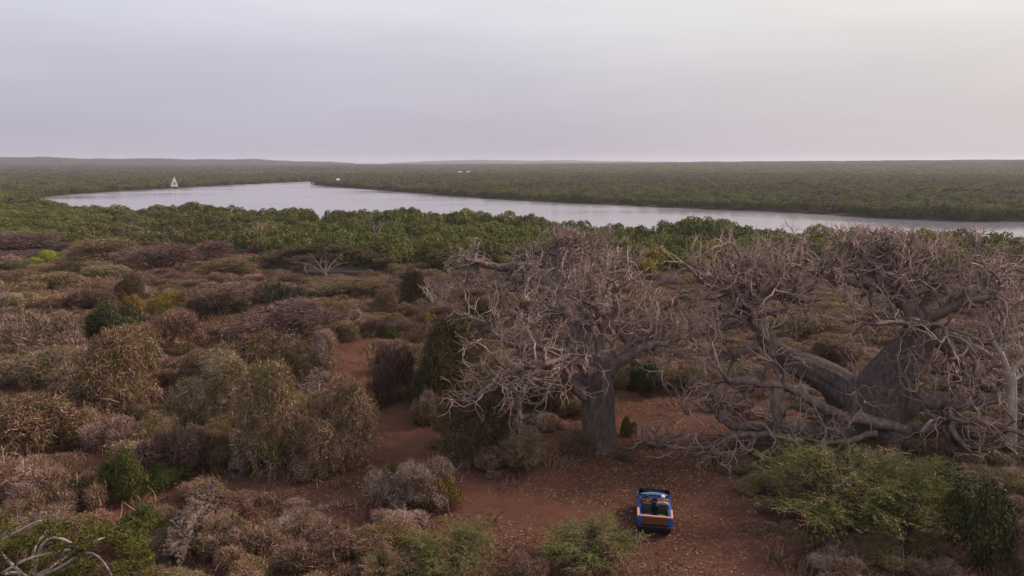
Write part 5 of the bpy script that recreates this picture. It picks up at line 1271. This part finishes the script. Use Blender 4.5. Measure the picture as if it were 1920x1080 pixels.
CAR_RZ = math.radians(-10.0)
def build_car():
    g = at_z(1227, 1004, 0.0); g[2] = hz(g[0], g[1]) + 0.01
    C = empty('open_car', g, CAR_RZ)
    tag(C, 'small open blue car with brown tailgate parked on the red clearing', 'car')
    w = 0.76
    # body tub: floor, side boxes, scuttle
    body = obj('body', box_mesh('body', [(-w + .10, w - .10, .04, 2.0, .27, .36), (-w, -w + .19, .02, 1.92, .42, .78), (w - .19, w, .02, 1.92, .42, .78), (-w + .04, w - .04, 1.72, 1.98, .36, .84)], .03), M_BLUE, C)
    obj('corner_panel', box_mesh('corner_panel', [(-w - .012, -w + .20, -.03, .06, .52, .86)], .025), M_BLUE, C)
    obj('corner_panel', box_mesh('corner_panel', [(w - .20, w + .012, -.03, .06, .52, .86)], .025), M_BLUE, C)
    obj('tailgate', box_mesh('tailgate', [(-w + .203, w - .203, -.035, .02, .53, .872)] , .018), M_WOOD, C)
    obj('rail', box_mesh('rail', [(-w + .07, w - .07, -.04, .05, .878, .938)], .022), M_RAIL, C)
    obj('rail', box_mesh('rail', [(-w - .01, -w + .09, -.03, .70, .862, .935)], .022), M_RAIL, C)
    obj('rail', box_mesh('rail', [(w - .09, w + .01, -.03, .70, .862, .935)], .022), M_RAIL, C)
    # bonnet with nose
    bon = obj('bonnet', prism('bonnet', [(1.955, .40), (1.955, .92), (2.3, .91), (2.56, .87), (2.66, .76), (2.68, .44)], -w + .16, w - .16, .05), M_BONNET, C)
    for s in (-1, 1):
        obj('front_wing', prism('front_wing', [(1.92, .46), (1.92, .86), (2.3, .85), (2.52, .82), (2.64, .70), (2.62, .58), (2.5, .64), (2.1, .64), (2.0, .46)], s * (w - .165), s * w, .03), M_BLUE, C)
        hl = obj('headlight', mk_mesh('headlight', *[v for v in (lambda V, Q: (V, None, Q))(*ring(False, (s * .42, 2.68, .66), .05, .05, 18, 6))]), M_RIM, C)
    # windscreen
    ty, tz, by, bz = 1.82, 1.30, 1.93, .91
    fr = Tubes()
    corners = [np.array([-w + .06, by, bz]), np.array([-w + .09, ty, tz - .05]), np.array([-w + .15, ty - .005, tz]), np.array([w - .15, ty - .005, tz]), np.array([w - .09, ty, tz - .05]), np.array([w - .06, by, bz])]
    fr.add(corners, np.full(6, .026), 8); fr.add([corners[0], corners[-1]], [.026, .026], 8)
    ws = obj('windscreen', fr.mesh('windscreen'), M_BLACK, C)
    def gp(x, t, o=0): return (x, by + (ty - by) * t + o, bz + (tz - bz) * t)
    gv = [gp(-w + .08, .03), gp(w - .08, .03), gp(w - .12, .97), gp(-w + .12, .97)]; gv2 = [(x, y + .006, z) for x, y, z in gv]
    obj('glass', mk_mesh('glass', gv + gv2, None, [(0, 1, 2, 3), (7, 6, 5, 4), (0, 4, 5, 1), (1, 5, 6, 2), (2, 6, 7, 3), (3, 7, 4, 0)]), M_GLASS, ws)
    obj('mirror', box_mesh('mirror', [(-.12, .12, 1.74, 1.775, 1.19, 1.26)], .012), M_BLACK, ws)
    # cabin
    obj('dashboard', box_mesh('dashboard', [(-w + .10, w - .10, 1.60, 1.73, .72, .90)], .03), M_DASH, C)
    obj('instrument_hood', box_mesh('instrument_hood', [(-.56, -.20, 1.56, 1.66, .88, .94)], .02), M_BLACK, C)
    obj('glove_box', box_mesh('glove_box', [(-.10, .14, 1.58, 1.66, .84, .94)], .02), M_BLACK, C)
    V, Q = ring(False, (0, 0, 0), .17, .014, 24, 6)
    sw = obj('steering_wheel', mk_mesh('steering_wheel', V, None, Q, True), M_BLACK, C, (-.36, 1.46, .88)); sw.rotation_euler = (math.radians(-28), 0, 0)
    obj('spoke', tube_mesh('spoke', [[(-.16, 0, 0), (.16, 0, 0)], [(0, 0, 0), (0, 0, -.16)]], .012, 6), M_BLACK, sw)
    for sx in (-.36, .36):
        s = obj('seat', box_mesh('seat', [(sx - .23, sx + .23, .92, 1.38,   .38, .58)], .05), M_SEAT, C)
        bk = obj('backrest', box_mesh('backrest', [(sx - .23, sx + .23, .84, .97, .46, 1.12, lambda c, sx=sx: (setattr(c, 'y', c.y - .10), setattr(c, 'x', sx + (c.x - sx) * .86)))], .05), M_SEAT, s)
    for sx in (-.31, .31):
        obj('rear_cushion', box_mesh('rear_cushion', [(sx - .20, sx + .20, .42, .62, .44, .72)], .05), plain('grey_cushion', (.085, .075, .07), .7, .2), C)
    obj('bed_liner', box_mesh('bed_liner', [(-w + .195, w - .195, .06, 1.70, .365, .39), (-w + .192, -w + .215, .06, 1.70, .40, .80), (w - .215, w - .192, .06, 1.70, .40, .80)], .008), M_BLACK, C)
    # underside, bumper, lamps
    obj('chassis', box_mesh('chassis', [(-.50, .50, .10, 2.55, .20, .268)], .02), M_BLACK, C)
    bp = obj('bumper', tube_mesh('bumper', [[(-w + .02, -.02, .46), (-w + .08, -.09, .46), (0, -.11, .46), (w - .08, -.09, .46), (w - .02, -.02, .46)]], .042, 8), M_BLACK, C)
    obj('front_bumper', tube_mesh('front_bumper', [[(-w + .04, 2.66, .42), (0, 2.76, .42), (w - .04, 2.66, .42)]], .04, 8), M_BLACK, C)
    for s in (-1, 1):
        obj('taillight', box_mesh('taillight', [(s * .66 - .06, s * .66 + .06, -.115, -.07, .455, .505)], .012), M_RED, C)
    obj('rear_valance', box_mesh('rear_valance', [(-w + .06, w - .06, .03, .09, .22, .52)], .015), M_BLACK, C)
    obj('exhaust', tube_mesh('exhaust', [[(-.46, .5, .24), (-.50, .1, .23), (-.52, -.10, .22)]], .035, 10), M_STEEL, C)
    for sx in (-1, 1):
        for yy in (.38, 2.25):
            cx = sx * (w - .13)
            V, Q = ring(True, (cx, yy, .31), .22, .092, 32, 10)
            wh = obj('wheel', mk_mesh('tyre', V, None, Q, True), M_TYRE, C)
            rim = Tubes(); rim.add([(cx - .06, yy, .31), (cx + .06, yy, .31)], [.14, .14], 20)
            obj('rim', rim.mesh('rim', False), M_RIM, wh)
            hub = Tubes(); hub.add([(cx - .075, yy, .31), (cx + .075, yy, .31)], [.035, .035], 10)
            obj('hub', hub.mesh('hub'), M_BLACK, wh)
    return g
CAR_AT = build_car()

def hand(joints, edges, wrist, d, side, grip=True):
    """palm, four unequal curled fingers and a thumb, as chains on the arm's skeleton"""
    d = nrm(np.array(d, float)); s = nrm(np.cross(d, UP)); n = np.cross(s, d)
    def add(p, r):
        joints.append((*p, r)); return len(joints) - 1
    w = np.array(joints[wrist][:3])
    palm = add(w + d * .055, .022); edges.append((wrist, palm))
    pc = np.array(joints[palm][:3])
    for k, ln in zip((-1.5, -.5, .5, 1.5), (.9, 1.05, 1.0, .75)):
        k1 = add(pc + s * .014 * k + d * .03, .0085); a = np.array(joints[k1][:3])
        k2 = add(a + (d * .6 - n * .6) * .032 * ln, .0080); b = np.array(joints[k2][:3])
        k3 = add(b + (-d * .5 - n * .7) * .026 * ln, .0072)
        edges.extend([(palm, k1), (k1, k2), (k2, k3)])
    t1 = add(w + d * .03 + s * side * .028, .0095); t2 = add(w + d * .065 + s * side * .036 - n * .012, .0085)
    edges.extend([(wrist, t1), (t1, t2)])

def build_people():
    rot = Matrix.Rotation(CAR_RZ, 4, 'Z')
    def person(sx, skin, shirt, label, driver):
        loc = Vector(CAR_AT) + rot @ Vector((sx, 1.10, .58))
        R = empty('person', loc, CAR_RZ)
        tag(R, label, 'person')
        hz_ = .11
        # joints: pelvis, belly, chest, neck base, neck, head base, crown / arms / legs
        J = [(0, 0, hz_, .13, .10), (0, -.03, .24, .125, .09), (0, -.06, .40, .15, .10), (0, -.06, .50, .07, .06), (0, -.05, .565, .052), (0, -.02, .64, .074, .085), (0, -.02, .72, .077, .092), (0, -.025, .775, .058, .07)]
        E = [(0, 1), (1, 2), (2, 3), (3, 4), (4, 5), (5, 6), (6, 7)]
        for s in (-1, 1):
            i = len(J)
            if driver: el, wr, hd = (s * .25, .12, .27, .040), (s * .13, .31, .37, .028), (-s * .1, 1, .15)
            else: el, wr, hd = (s * .27, .06, .22, .040), (s * .14, .27, .17, .028), (-s * .3, 1, -.2)
            J += [(s * .19, -.06, .455, .062), el, wr]
            E += [(2, i), (i, i + 1), (i + 1, i + 2)]
            hand(J, E, i + 2, hd, -s)
            i = len(J)
            J += [(s * .10, .04, hz_, .088), (s * .13, .42, .13, .066), (s * .13, .58, -.20, .046), (s * .13, .68, -.21, .034)]
            E += [(0, i), (i, i + 1), (i + 1, i + 2), (i + 2, i + 3)]
        body = skin_body('body', J, E, skin, R, 1)
        # clothes over the body
        sj = [(0, 0, hz_ + .02, .145, .115), (0, -.03, .24, .142, .108), (0, -.06, .40, .165, .118), (0, -.06, .495, .085, .075)]; se = [(0, 1), (1, 2), (2, 3)]
        for s in (-1, 1):
            i = len(sj); el = (s * .23, .06, .34, .056) if driver else (s * .25, .02, .31, .056)
            sj += [(s * .19, -.06, .458, .076), el]; se += [(2, i), (i, i + 1)]
        skin_body('shirt', sj, se, shirt, R, 1)
        tj = [(0, .0, hz_, .142, .112)]; te = []
        for s in (-1, 1):
            i = len(tj); tj += [(s * .10, .04, hz_, .10), (s * .13, .42, .13, .078), (s * .13, .57, -.18, .058)]; te += [(0, i), (i, i + 1), (i + 1, i + 2)]
        skin_body('trousers', tj, te, M_TROUSER, R, 1)
        # face: nose, ears, eyes, mouth on the far side of the head
        def blob(name, c, r, mat, parent=R):
            bm = bmesh.new(); bmesh.ops.create_uvsphere(bm, u_segments=12, v_segments=8, radius=1.0)
            for v in bm.verts: v.co = Vector((c[0] + v.co.x * r[0], c[1] + v.co.y * r[1], c[2] + v.co.z * r[2]))
            me = bpy.data.meshes.new(name); bm.to_mesh(me); bm.free()
            for p in me.polygons: p.use_smooth = True
            return obj(name, me, mat, parent)
        blob('nose', (0, .075, .675), (.014, .022, .022), skin, body)
        for s in (-1, 1):
            blob('ear', (s * .078, -.025, .68), (.012, .022, .032), skin, body)
            blob('eye', (s * .030, .062, .70), (.012, .010, .009), M_HAIR, body)
        blob('mouth', (0, .066, .635), (.024, .008, .006), M_RED, body)
        if driver: blob('hair', (0, -.040, .735), (.088, .098, .075), M_HAIR)
        else:
            h = blob('cap', (0, -.03, .755), (.090, .105, .062), M_CAP)
            obj('brim', box_mesh('brim', [(-.07, .07, .05, .16, .735, .748)], .005), M_CAP, h)
    person(-.36, M_SKIN, M_SHIRT, 'dark-haired person in a dark shirt at the wheel of the open blue car', True)
    person(.36, M_SKIN2, M_SHIRT2, 'passenger with white cap and pale shirt beside the driver', False)
build_people()

def build_dhow():
    p = at_z(330, 353.6, WATER_Z); k = depth_of(p) / FPX
    D = empty('sailing_dhow', (p[0], p[1], WATER_Z), 0.0)
    tag(D, 'wooden dhow under one tall white lateen sail near the far river bank', 'sailing boat')
    L = 10.4
    n, V, Q = 22, [], []
    prof = [(-1, 1.0), (-.98, .35), (-.75, -.2), (0, -.45), (.75, -.2), (.98, .35), (1, 1.0), (.93, 1.0), (.85, .45), (0, .2), (-.85, .45), (-.93, 1.0)]
    for i in range(n):
        t = i / (n - 1); x = (t - .5) * L
        bw = .95 * max(.03, math.sin(math.pi * min(1, .06 + t * .94)) ** .55); sh = .55 + .45 * abs(2 * t - 1) ** 2.2 + (.35 if t > .85 else 0) * (t - .85) / .15
        for a, b in prof: V.append((x + (b * .25 if t > .8 else 0), a * bw, b * sh if b > 0 else b * .9))
    m = len(prof)
    for i in range(n - 1):
        for j in range(m): Q.append((i * m + j, i * m + (j + 1) % m, (i + 1) * m + (j + 1) % m, (i + 1) * m + j))
    Q.append(tuple(range(0, 4))); 
    wood = plain('dark_hull_wood', (.055, .026, .022), .7, .2, 0, .2, 2)
    obj('hull', mk_mesh('hull', V, None, Q), wood, D)
    obj('mast', tube_mesh('mast', [[(-.6, 0, .1), (-.4, 0, 6.6)]], .10, 8), wood, D)
    yard = [(-5.0, .15, 1.2), (-2.2, .15, 6.1), (-.85, .15, 10.4)]
    obj('yard', tube_mesh('yard', [yard], .07, 8), wood, D)
    # bellied sail between the yard and the sheet
    A, B, Cc = np.array(yard[0]), np.array(yard[2]), np.array([2.0, .1, 1.3])
    rows, cols = 14, 12; SV, SQ = [], []
    for i in range(rows):
        t = i / (rows - 1)
        l = A + (B - A) * t + np.array([-.28 * math.sin(math.pi * t), 0, .0]); r = Cc + (B - Cc) * t + np.array([.22 * math.sin(math.pi * t), 0, 0])
        for j in range(cols):
            u = j / (cols - 1); q = l + (r - l) * u; q[1] += -.75 * math.sin(math.pi * u) * math.sin(math.pi * min(1, t * .8 + .12)) ; q[2] += -.0 + .30 * math.sin(math.pi * u) * (1 - t) ; SV.append(q)
    for i in range(rows - 1):
        for j in range(cols - 1): SQ.append((i * cols + j, i * cols + j + 1, (i + 1) * cols + j + 1, (i + 1) * cols + j))
    SV = np.array(SV)
    cloth = plain('sail_cloth', (.80, .76, .74), .9, .1, 0, .06, 1.5)
    t = cloth.node_tree; tr = N(t, 'ShaderNodeBsdfTranslucent'); tr.inputs[0].default_value = (.88, .84, .82, 1); mx = N(t, 'ShaderNodeMixShader'); mx.inputs[0].default_value = .5
    t.links.new(t.nodes['Principled BSDF'].outputs[0], mx.inputs[1]); t.links.new(tr.outputs[0], mx.inputs[2]); t.links.new(mx.outputs[0], t.nodes['Material Output'].inputs[0])
    so = obj('sail', mk_mesh('sail', SV, None, SQ, True), cloth, D)
    sm = so.modifiers.new('thick', 'SOLIDIFY'); sm.thickness = .02
    # round grey emblem painted on the cloth, lying on the sail's belly
    def on_sail(u, t):
        i, j = t * (rows - 1), u * (cols - 1); a, b = int(min(i, rows - 2)), int(min(j, cols - 2)); fi, fj = i - a, j - b
        g = lambda r, c: SV[r * cols + c]
        return (g(a, b) * (1 - fi) + g(a + 1, b) * fi) * (1 - fj) + (g(a, b + 1) * (1 - fi) + g(a + 1, b + 1) * fi) * fj
    def disc(name, r0, r1, mat):
        V, Q = [], []; nn = 28
        for i in range(nn):
            a = 2 * math.pi * i / nn
            for r in (r0, r1):
                q = on_sail(.60 + r * math.cos(a) * .30, .34 + r * math.sin(a) * .115); V.append(q + [0, -.035, 0])
        for i in range(nn): Q.append((2 * i, 2 * i + 1, (2 * i + 3) % (2 * nn), (2 * i + 2) % (2 * nn)))
        obj(name, mk_mesh(name, V, None, Q), mat, so)
    gm = plain('grey_emblem_paint', (.20, .17, .21), .9, .1)
    disc('emblem_ring', .62, 1.0, gm); disc('emblem_centre', .02, .36, gm)
    obj('stern_cover', box_mesh('stern_cover', [(3.2, 4.3, -.4, .4, .55, 1.05)], .12), plain('white_cover', (.72, .70, .68), .8, .2), D)
    obj('cabin_cloth', box_mesh('cabin_cloth', [(.2, 1.9, -.6, .6, .35, .85)], .1), plain('brown_cloth', (.10, .05, .045), .9, .1), D)
build_dhow()

def build_hut_shapes():  # hut shapes set where only tiny white spots are known
    for x, y, w, lab in ((634, 337.2, 2.6, 'tiny white hut shape above the mangroves near the river bend'), (863, 322.6, 7, 'small distant white hut shape in the far mangroves, left of two'), (878, 322.2, 6, 'small distant white hut shape in the far mangroves, right of two')):
        p = at_z(x, y, .2); d = p[1]
        H = empty('far_hut_shape', (p[0], p[1], hz(p[0], p[1])))
        tag(H, lab, 'hut')
        zt = .2 - hz(p[0], p[1])
        obj('wall', box_mesh('wall', [(-w / 2 + .3, w / 2 - .3, -1.8, 1.8, 0, zt)], .05), plain('hut_wall', (.4, .37, .34), .9, .1), H)
        obj('roof', prism('roof', [(-2.4, zt), (0, zt + 1.3), (2.4, zt), (2.3, zt - .05), (0, zt + 1.1), (-2.3, zt - .05)], -w / 2, w / 2, 0), plain('white_roof_sheet', (.6, .58, .58), .5, .3), H)
build_hut_shapes()

# ------------------------------------------------------------------ ruined coral-stone walls, creeper-draped stumps
STONE = bark_mat('coral_stone', [(.040, .030, .026), (.09, .068, .058), (.155, .118, .102), (.28, .222, .195)], 4.5, .8)
def stone_mesh(seed):
    r = np.random.default_rng(seed); bm = bmesh.new(); bmesh.ops.create_icosphere(bm, subdivisions=1, radius=1.0)
    for v in bm.verts: v.co = Vector(np.array(v.co) * (1 + r.uniform(-.28, .22))); 
    for v in bm.verts: v.co = Vector((max(-.8, min(.8, v.co.x)), max(-.75, min(.75, v.co.y)), max(-.7, min(.7, v.co.z))))
    me = bpy.data.meshes.new('stone'); bm.to_mesh(me); bm.free(); me.materials.append(None)
    return me
STONES = [stone_mesh(s) for s in range(6)]
def build_wall(px_path, heights, thick, label, seed, size=.12):
    rng = np.random.default_rng(seed)
    pts = [hit(x, y) for x, y in px_path]; org = pts[0].copy()
    R = empty('ruined_wall', org); tag(R, label, 'stone wall', 'ruined stone walls', 'thing')
    P = np.array(pts)[:, :2]; s = np.concatenate([[0], np.cumsum(np.linalg.norm(np.diff(P, axis=0), axis=1))])
    # rubble core
    V, Q = [], []
    nq = 16
    for i in range(nq):
        q = s[-1] * i / (nq - 1); c = np.array([np.interp(q, s, P[:, 0]), np.interp(q, s, P[:, 1])]); h = np.interp(q, s, heights) * rng.uniform(.82, 1.0)
        q2 = min(q + .1, s[-1]); c2 = np.array([np.interp(q2, s, P[:, 0]), np.interp(q2, s, P[:, 1])]); c0 = np.array([np.interp(max(q - .1, 0), s, P[:, 0]), np.interp(max(q - .1, 0), s, P[:, 1])])
        t = nrm(c2 - c0); n = np.array([-t[1], t[0]]); z = hz(*c)
        for o_, zz in ((-.5, -.3), (-.42, h * .5), (-.34, h), (.34, h * .96), (.42, h * .5), (.5, -.3)):
            V.append((*(c + n * o_ * thick * rng.uniform(.85, 1.0)), z + zz))
    for i in range(nq - 1):
        for j in range(5): Q.append((i * 6 + j, i * 6 + j + 1, (i + 1) * 6 + j + 1, (i + 1) * 6 + j))
    Q.append((0, 1, 4, 5)); Q.append((1, 2, 3, 4)); b = (nq - 1) * 6; Q.append((b + 5, b + 4, b + 1, b)); Q.append((b + 4, b + 3, b + 2, b + 1))
    obj('rubble_core', mk_mesh('rubble_core', np.array(V) - org, None, Q), STONE, R)
    # dry grass and creeper rooted along the top
    n = 420; q = rng.uniform(0, s[-1], n); c = np.column_stack([np.interp(q, s, P[:, 0]), np.interp(q, s, P[:, 1])]); hh = np.interp(q, s, heights)
    t_ = nrm(P[-1] - P[0]); n_ = np.array([-t_[1], t_[0]]); sd_ = rng.uniform(-.55, .2, n); c = c - n_ * (sd_ * thick)[:, None] * (1 if n_[0] > 0 else -1)
    B = np.column_stack([c, height(c[:, 0], c[:, 1]) + hh * np.where(sd_ < -.4, rng.uniform(.4, 1, n), .95)]) - org
    obj('top_grass', mk_mesh('top_grass', *ribbons(B, nrm(UP * .6 + rng.normal(0, .6, (n, 3))), rng.uniform(.15, .45, n), rng.uniform(.012, .03, n), rng.normal(0, .5, (n, 3)) - UP * .3, rng)), MAT['brown'], R)
    area = s[-1] * np.mean(heights) * 2 + s[-1] * thick; cnt = int(min(290, area / (size * size * 1.6)))
    for i in range(cnt):
        q = rng.uniform(0, s[-1]); c = np.array([np.interp(q, s, P[:, 0]), np.interp(q, s, P[:, 1])]); q2 = min(q + .1, s[-1]); q0 = max(q - .1, 0)
        t = nrm(np.array([np.interp(q2, s, P[:, 0]) - np.interp(q0, s, P[:, 0]), np.interp(q2, s, P[:, 1]) - np.interp(q0, s, P[:, 1])])); n = np.array([-t[1], t[0]])
        h = np.interp(q, s, heights); f = rng.uniform()
        if f < .3: o_, z = rng.uniform(-.36, .36), h * .97
        else: o_, z = (.44 if f < .65 else -.44), rng.uniform(0, h)
        c = c + n * o_ * thick
        st = obj('stone', STONES[int(rng.integers(6))], STONE, R); sc = size * rng.uniform(.6, 1.25)
        st.location = (c[0] - org[0], c[1] - org[1], hz(*c) + z - org[2]); st.scale = (sc, sc * rng.uniform(.7, 1), sc * rng.uniform(.55, .85)); st.rotation_euler = (rng.normal(0, .3), rng.normal(0, .3), rng.uniform(0, 6.28))
build_wall([(402, 965), (372, 1000), (345, 1035), (318, 1075)], [1.7, 1.6, 1.4, .9], .9, 'ruined coral-stone wall with grassy top at the lower left', 1)
build_wall([(598, 722), (580, 738), (566, 752)], [1.3, 1.0, .6], .8, 'leaning pale wall fragment at the left side of the dirt track', 2, .14)
build_wall([(474, 868), (456, 884), (442, 902)], [1.5, 1.2, .7], .7, 'narrow stone pillar fragment left of the tall draped bushes', 3, .14)
build_wall([(368, 850), (350, 858)], [1.7, 1.3], .7, 'pale stone heap half hidden by the purple-grey twig dome', 4, .14)
def loose_stones():
    rng = np.random.default_rng(9)
    for i in range(34):
        x, y = rng.normal(392, 16), rng.uniform(925, 1010)
        p = hit(x, y); st = obj('fallen_stone', STONES[int(rng.integers(6))], STONE); s = rng.uniform(.07, .2)
        st.location = (p[0], p[1], p[2] + s * .4); st.scale = (s, s * .8, s * .65); st.rotation_euler = (0, 0, rng.uniform(0, 6.28))
        tag(st, 'loose pale stone fallen beside the ruined coral-stone wall', 'stone', 'stones fallen from the ruined wall')
loose_stones()
def build_stump(x, y, w, h, lab, seed):
    rng = np.random.default_rng(seed); b = hit(x, y); k = depth_of(b) / FPX; r = w * k / 2; H = h * k * 1.02
    R = empty('creeper_draped_stump', b); tag(R, lab, 'stump', 'creeper-draped stumps')
    trunk_part(R, [np.array([0, 0, -.3]), np.array([0, 0, H * .5]), np.array([.1 * r, 0, H * .93])], [r * .8, r * .6, r * .5], rng, .1, 'bark')
    n = 5200; th = rng.uniform(0, 6.283, n); z = H * rng.uniform(0, 1.0, n) ** .7; rr = r * (1 - .3 * (z / H) + .12 * np.sin(3 * th + seed)) * rng.uniform(.85, 1.05, n)
    P = np.column_stack([rr * np.cos(th), rr * np.sin(th), z]); top = rng.uniform(0, 1, n) < .15
    P[top, :2] *= rng.uniform(.1, 1, (top.sum(), 1)); P[top, 2] = H * rng.uniform(.95, 1.04, top.sum())
    D = nrm(-UP + np.column_stack([np.cos(th), np.sin(th), np.zeros(n)]) * .25 + rng.normal(0, .14, (n, 3)))
    obj('draping_creeper', mk_mesh('draping_creeper', *ribbons(P, D, rng.uniform(.3, .9, n), rng.uniform(.02, .05, n), rng.normal(0, .12, (n, 3)), rng)), MAT['stumpvine'], R)
MAT['stumpvine'] = foliage_mat('stump_creeper', [(.03, .028, .016), (.06, .052, .03), (.10, .085, .055), (.19, .155, .11)], None)
build_stump(514, 575, 36, 46, 'tall pointed creeper-draped stump, left of the pair in the mid scrub', 1)
build_stump(552, 574, 46, 38, 'broad creeper-draped stump, right of the pair in the mid scrub', 2)

# ------------------------------------------------------------------ pale-limbed green tree in the lower left corner
def build_corner_tree():
    rng = np.random.default_rng(808)
    b = hit(70, 1135); Y0 = b[1]; R = empty('pale_limbed_tree', b)
    tag(R, 'pale-limbed tree with small green leaves in the bottom left corner', 'tree')
    def pt(x, y, dy=0): return at_y(x, y, Y0 + dy) - b
    trunk_part(R, [np.array([0, 0, -.2]), pt(62, 1105, .1), pt(56, 1085, .2)], [.26, .2, .16], rng, .06, 'pale_stem')
    Ls = [[(56, 1088, .2), (20, 1060, .3), (-12, 1020, .5), (25, 1000, .7), (58, 982, .9), (80, 975, 1)], [(58, 1085, .2), (70, 1040, .4), (82, 1008, .6), (110, 1004, .7), (135, 1014, .7), (146, 1026, .7)], [(60, 1088, .1), (30, 1068, -.2), (-10, 1082, -.5), (40, 1052, -.3), (72, 1042, -.1), (112, 1032, .1), (132, 1030, .2)], [(62, 1088, 0), (120, 1062, .2), (158, 1030, .3), (182, 1036, .3), (196, 1056, .2), (212, 1082, 0)], [(58, 1085, .3), (60, 1030, 1.6), (90, 990, 2.6), (130, 975, 3.2)], [(62, 1085, .4), (130, 1040, 1.4), (180, 1010, 2.2), (225, 1005, 2.6)]]
    tips = []
    for p in Ls:
        path = [pt(*q) for q in p]; limb_part(R, path, .075, .03, rng, .04, .24, 6, .75, .4, 'pale_stem', 'stem', from_t=.5)
    parts = []
    for i in range(95):
        x, y, dy = rng.uniform(-30, 290), rng.uniform(965, 1085), rng.uniform(-.6, 2.4)
        if x > 150 and y < 985 and rng.uniform() < .5: continue
        c = pt(x, y + 10, dy); cr = rng.uniform(.22, .5); m = 230
        P = c + rand_dirs(m, rng) * cr * (rng.uniform(.1, 1, (m, 1)) ** .5) * [1, 1, .6]
        parts.append(leaf_faces(P, UP + rng.normal(0, .7, (m, 3)), rng.uniform(.03, .065, m), rng))
    obj('foliage', mk_mesh('foliage', *join(parts)), MAT['corner'], R)
MAT['corner'] = foliage_mat('corner_tree_leaf', [(.05, .055, .012), (.09, .095, .018), (.14, .135, .026), (.20, .165, .04)], None, translucent=.2)
build_corner_tree()
# ------------------------------------------------------------------ haze
def build_haze():
    x0, x1, y0, y1, z0, z1 = -9600, 9600, -9600, 9600, -12.0, 75.0
    V = [(x, y, z) for z in (z0, z1) for y in (y0, y1) for x in (x0, x1)]
    Q = [(0, 2, 3, 1), (4, 5, 7, 6), (0, 1, 5, 4), (2, 6, 7, 3), (0, 4, 6, 2), (1, 3, 7, 5)]
    m = bpy.data.materials.new('evening_haze'); m.use_nodes = True
    t = m.node_tree; t.nodes.clear()
    o = N(t, 'ShaderNodeOutputMaterial'); v = N(t, 'ShaderNodeVolumePrincipled')
    v.inputs['Color'].default_value = (0.82, 0.83, 0.96, 1); v.inputs['Density'].default_value = 0.00011; v.inputs['Anisotropy'].default_value = 0.2
    t.links.new(v.outputs[0], o.inputs['Volume'])
    h = obj('haze', mk_mesh('haze', V, None, Q), m)
    tag(h, 'thin lavender evening haze over the river plain', None, None, 'stuff')
build_haze()
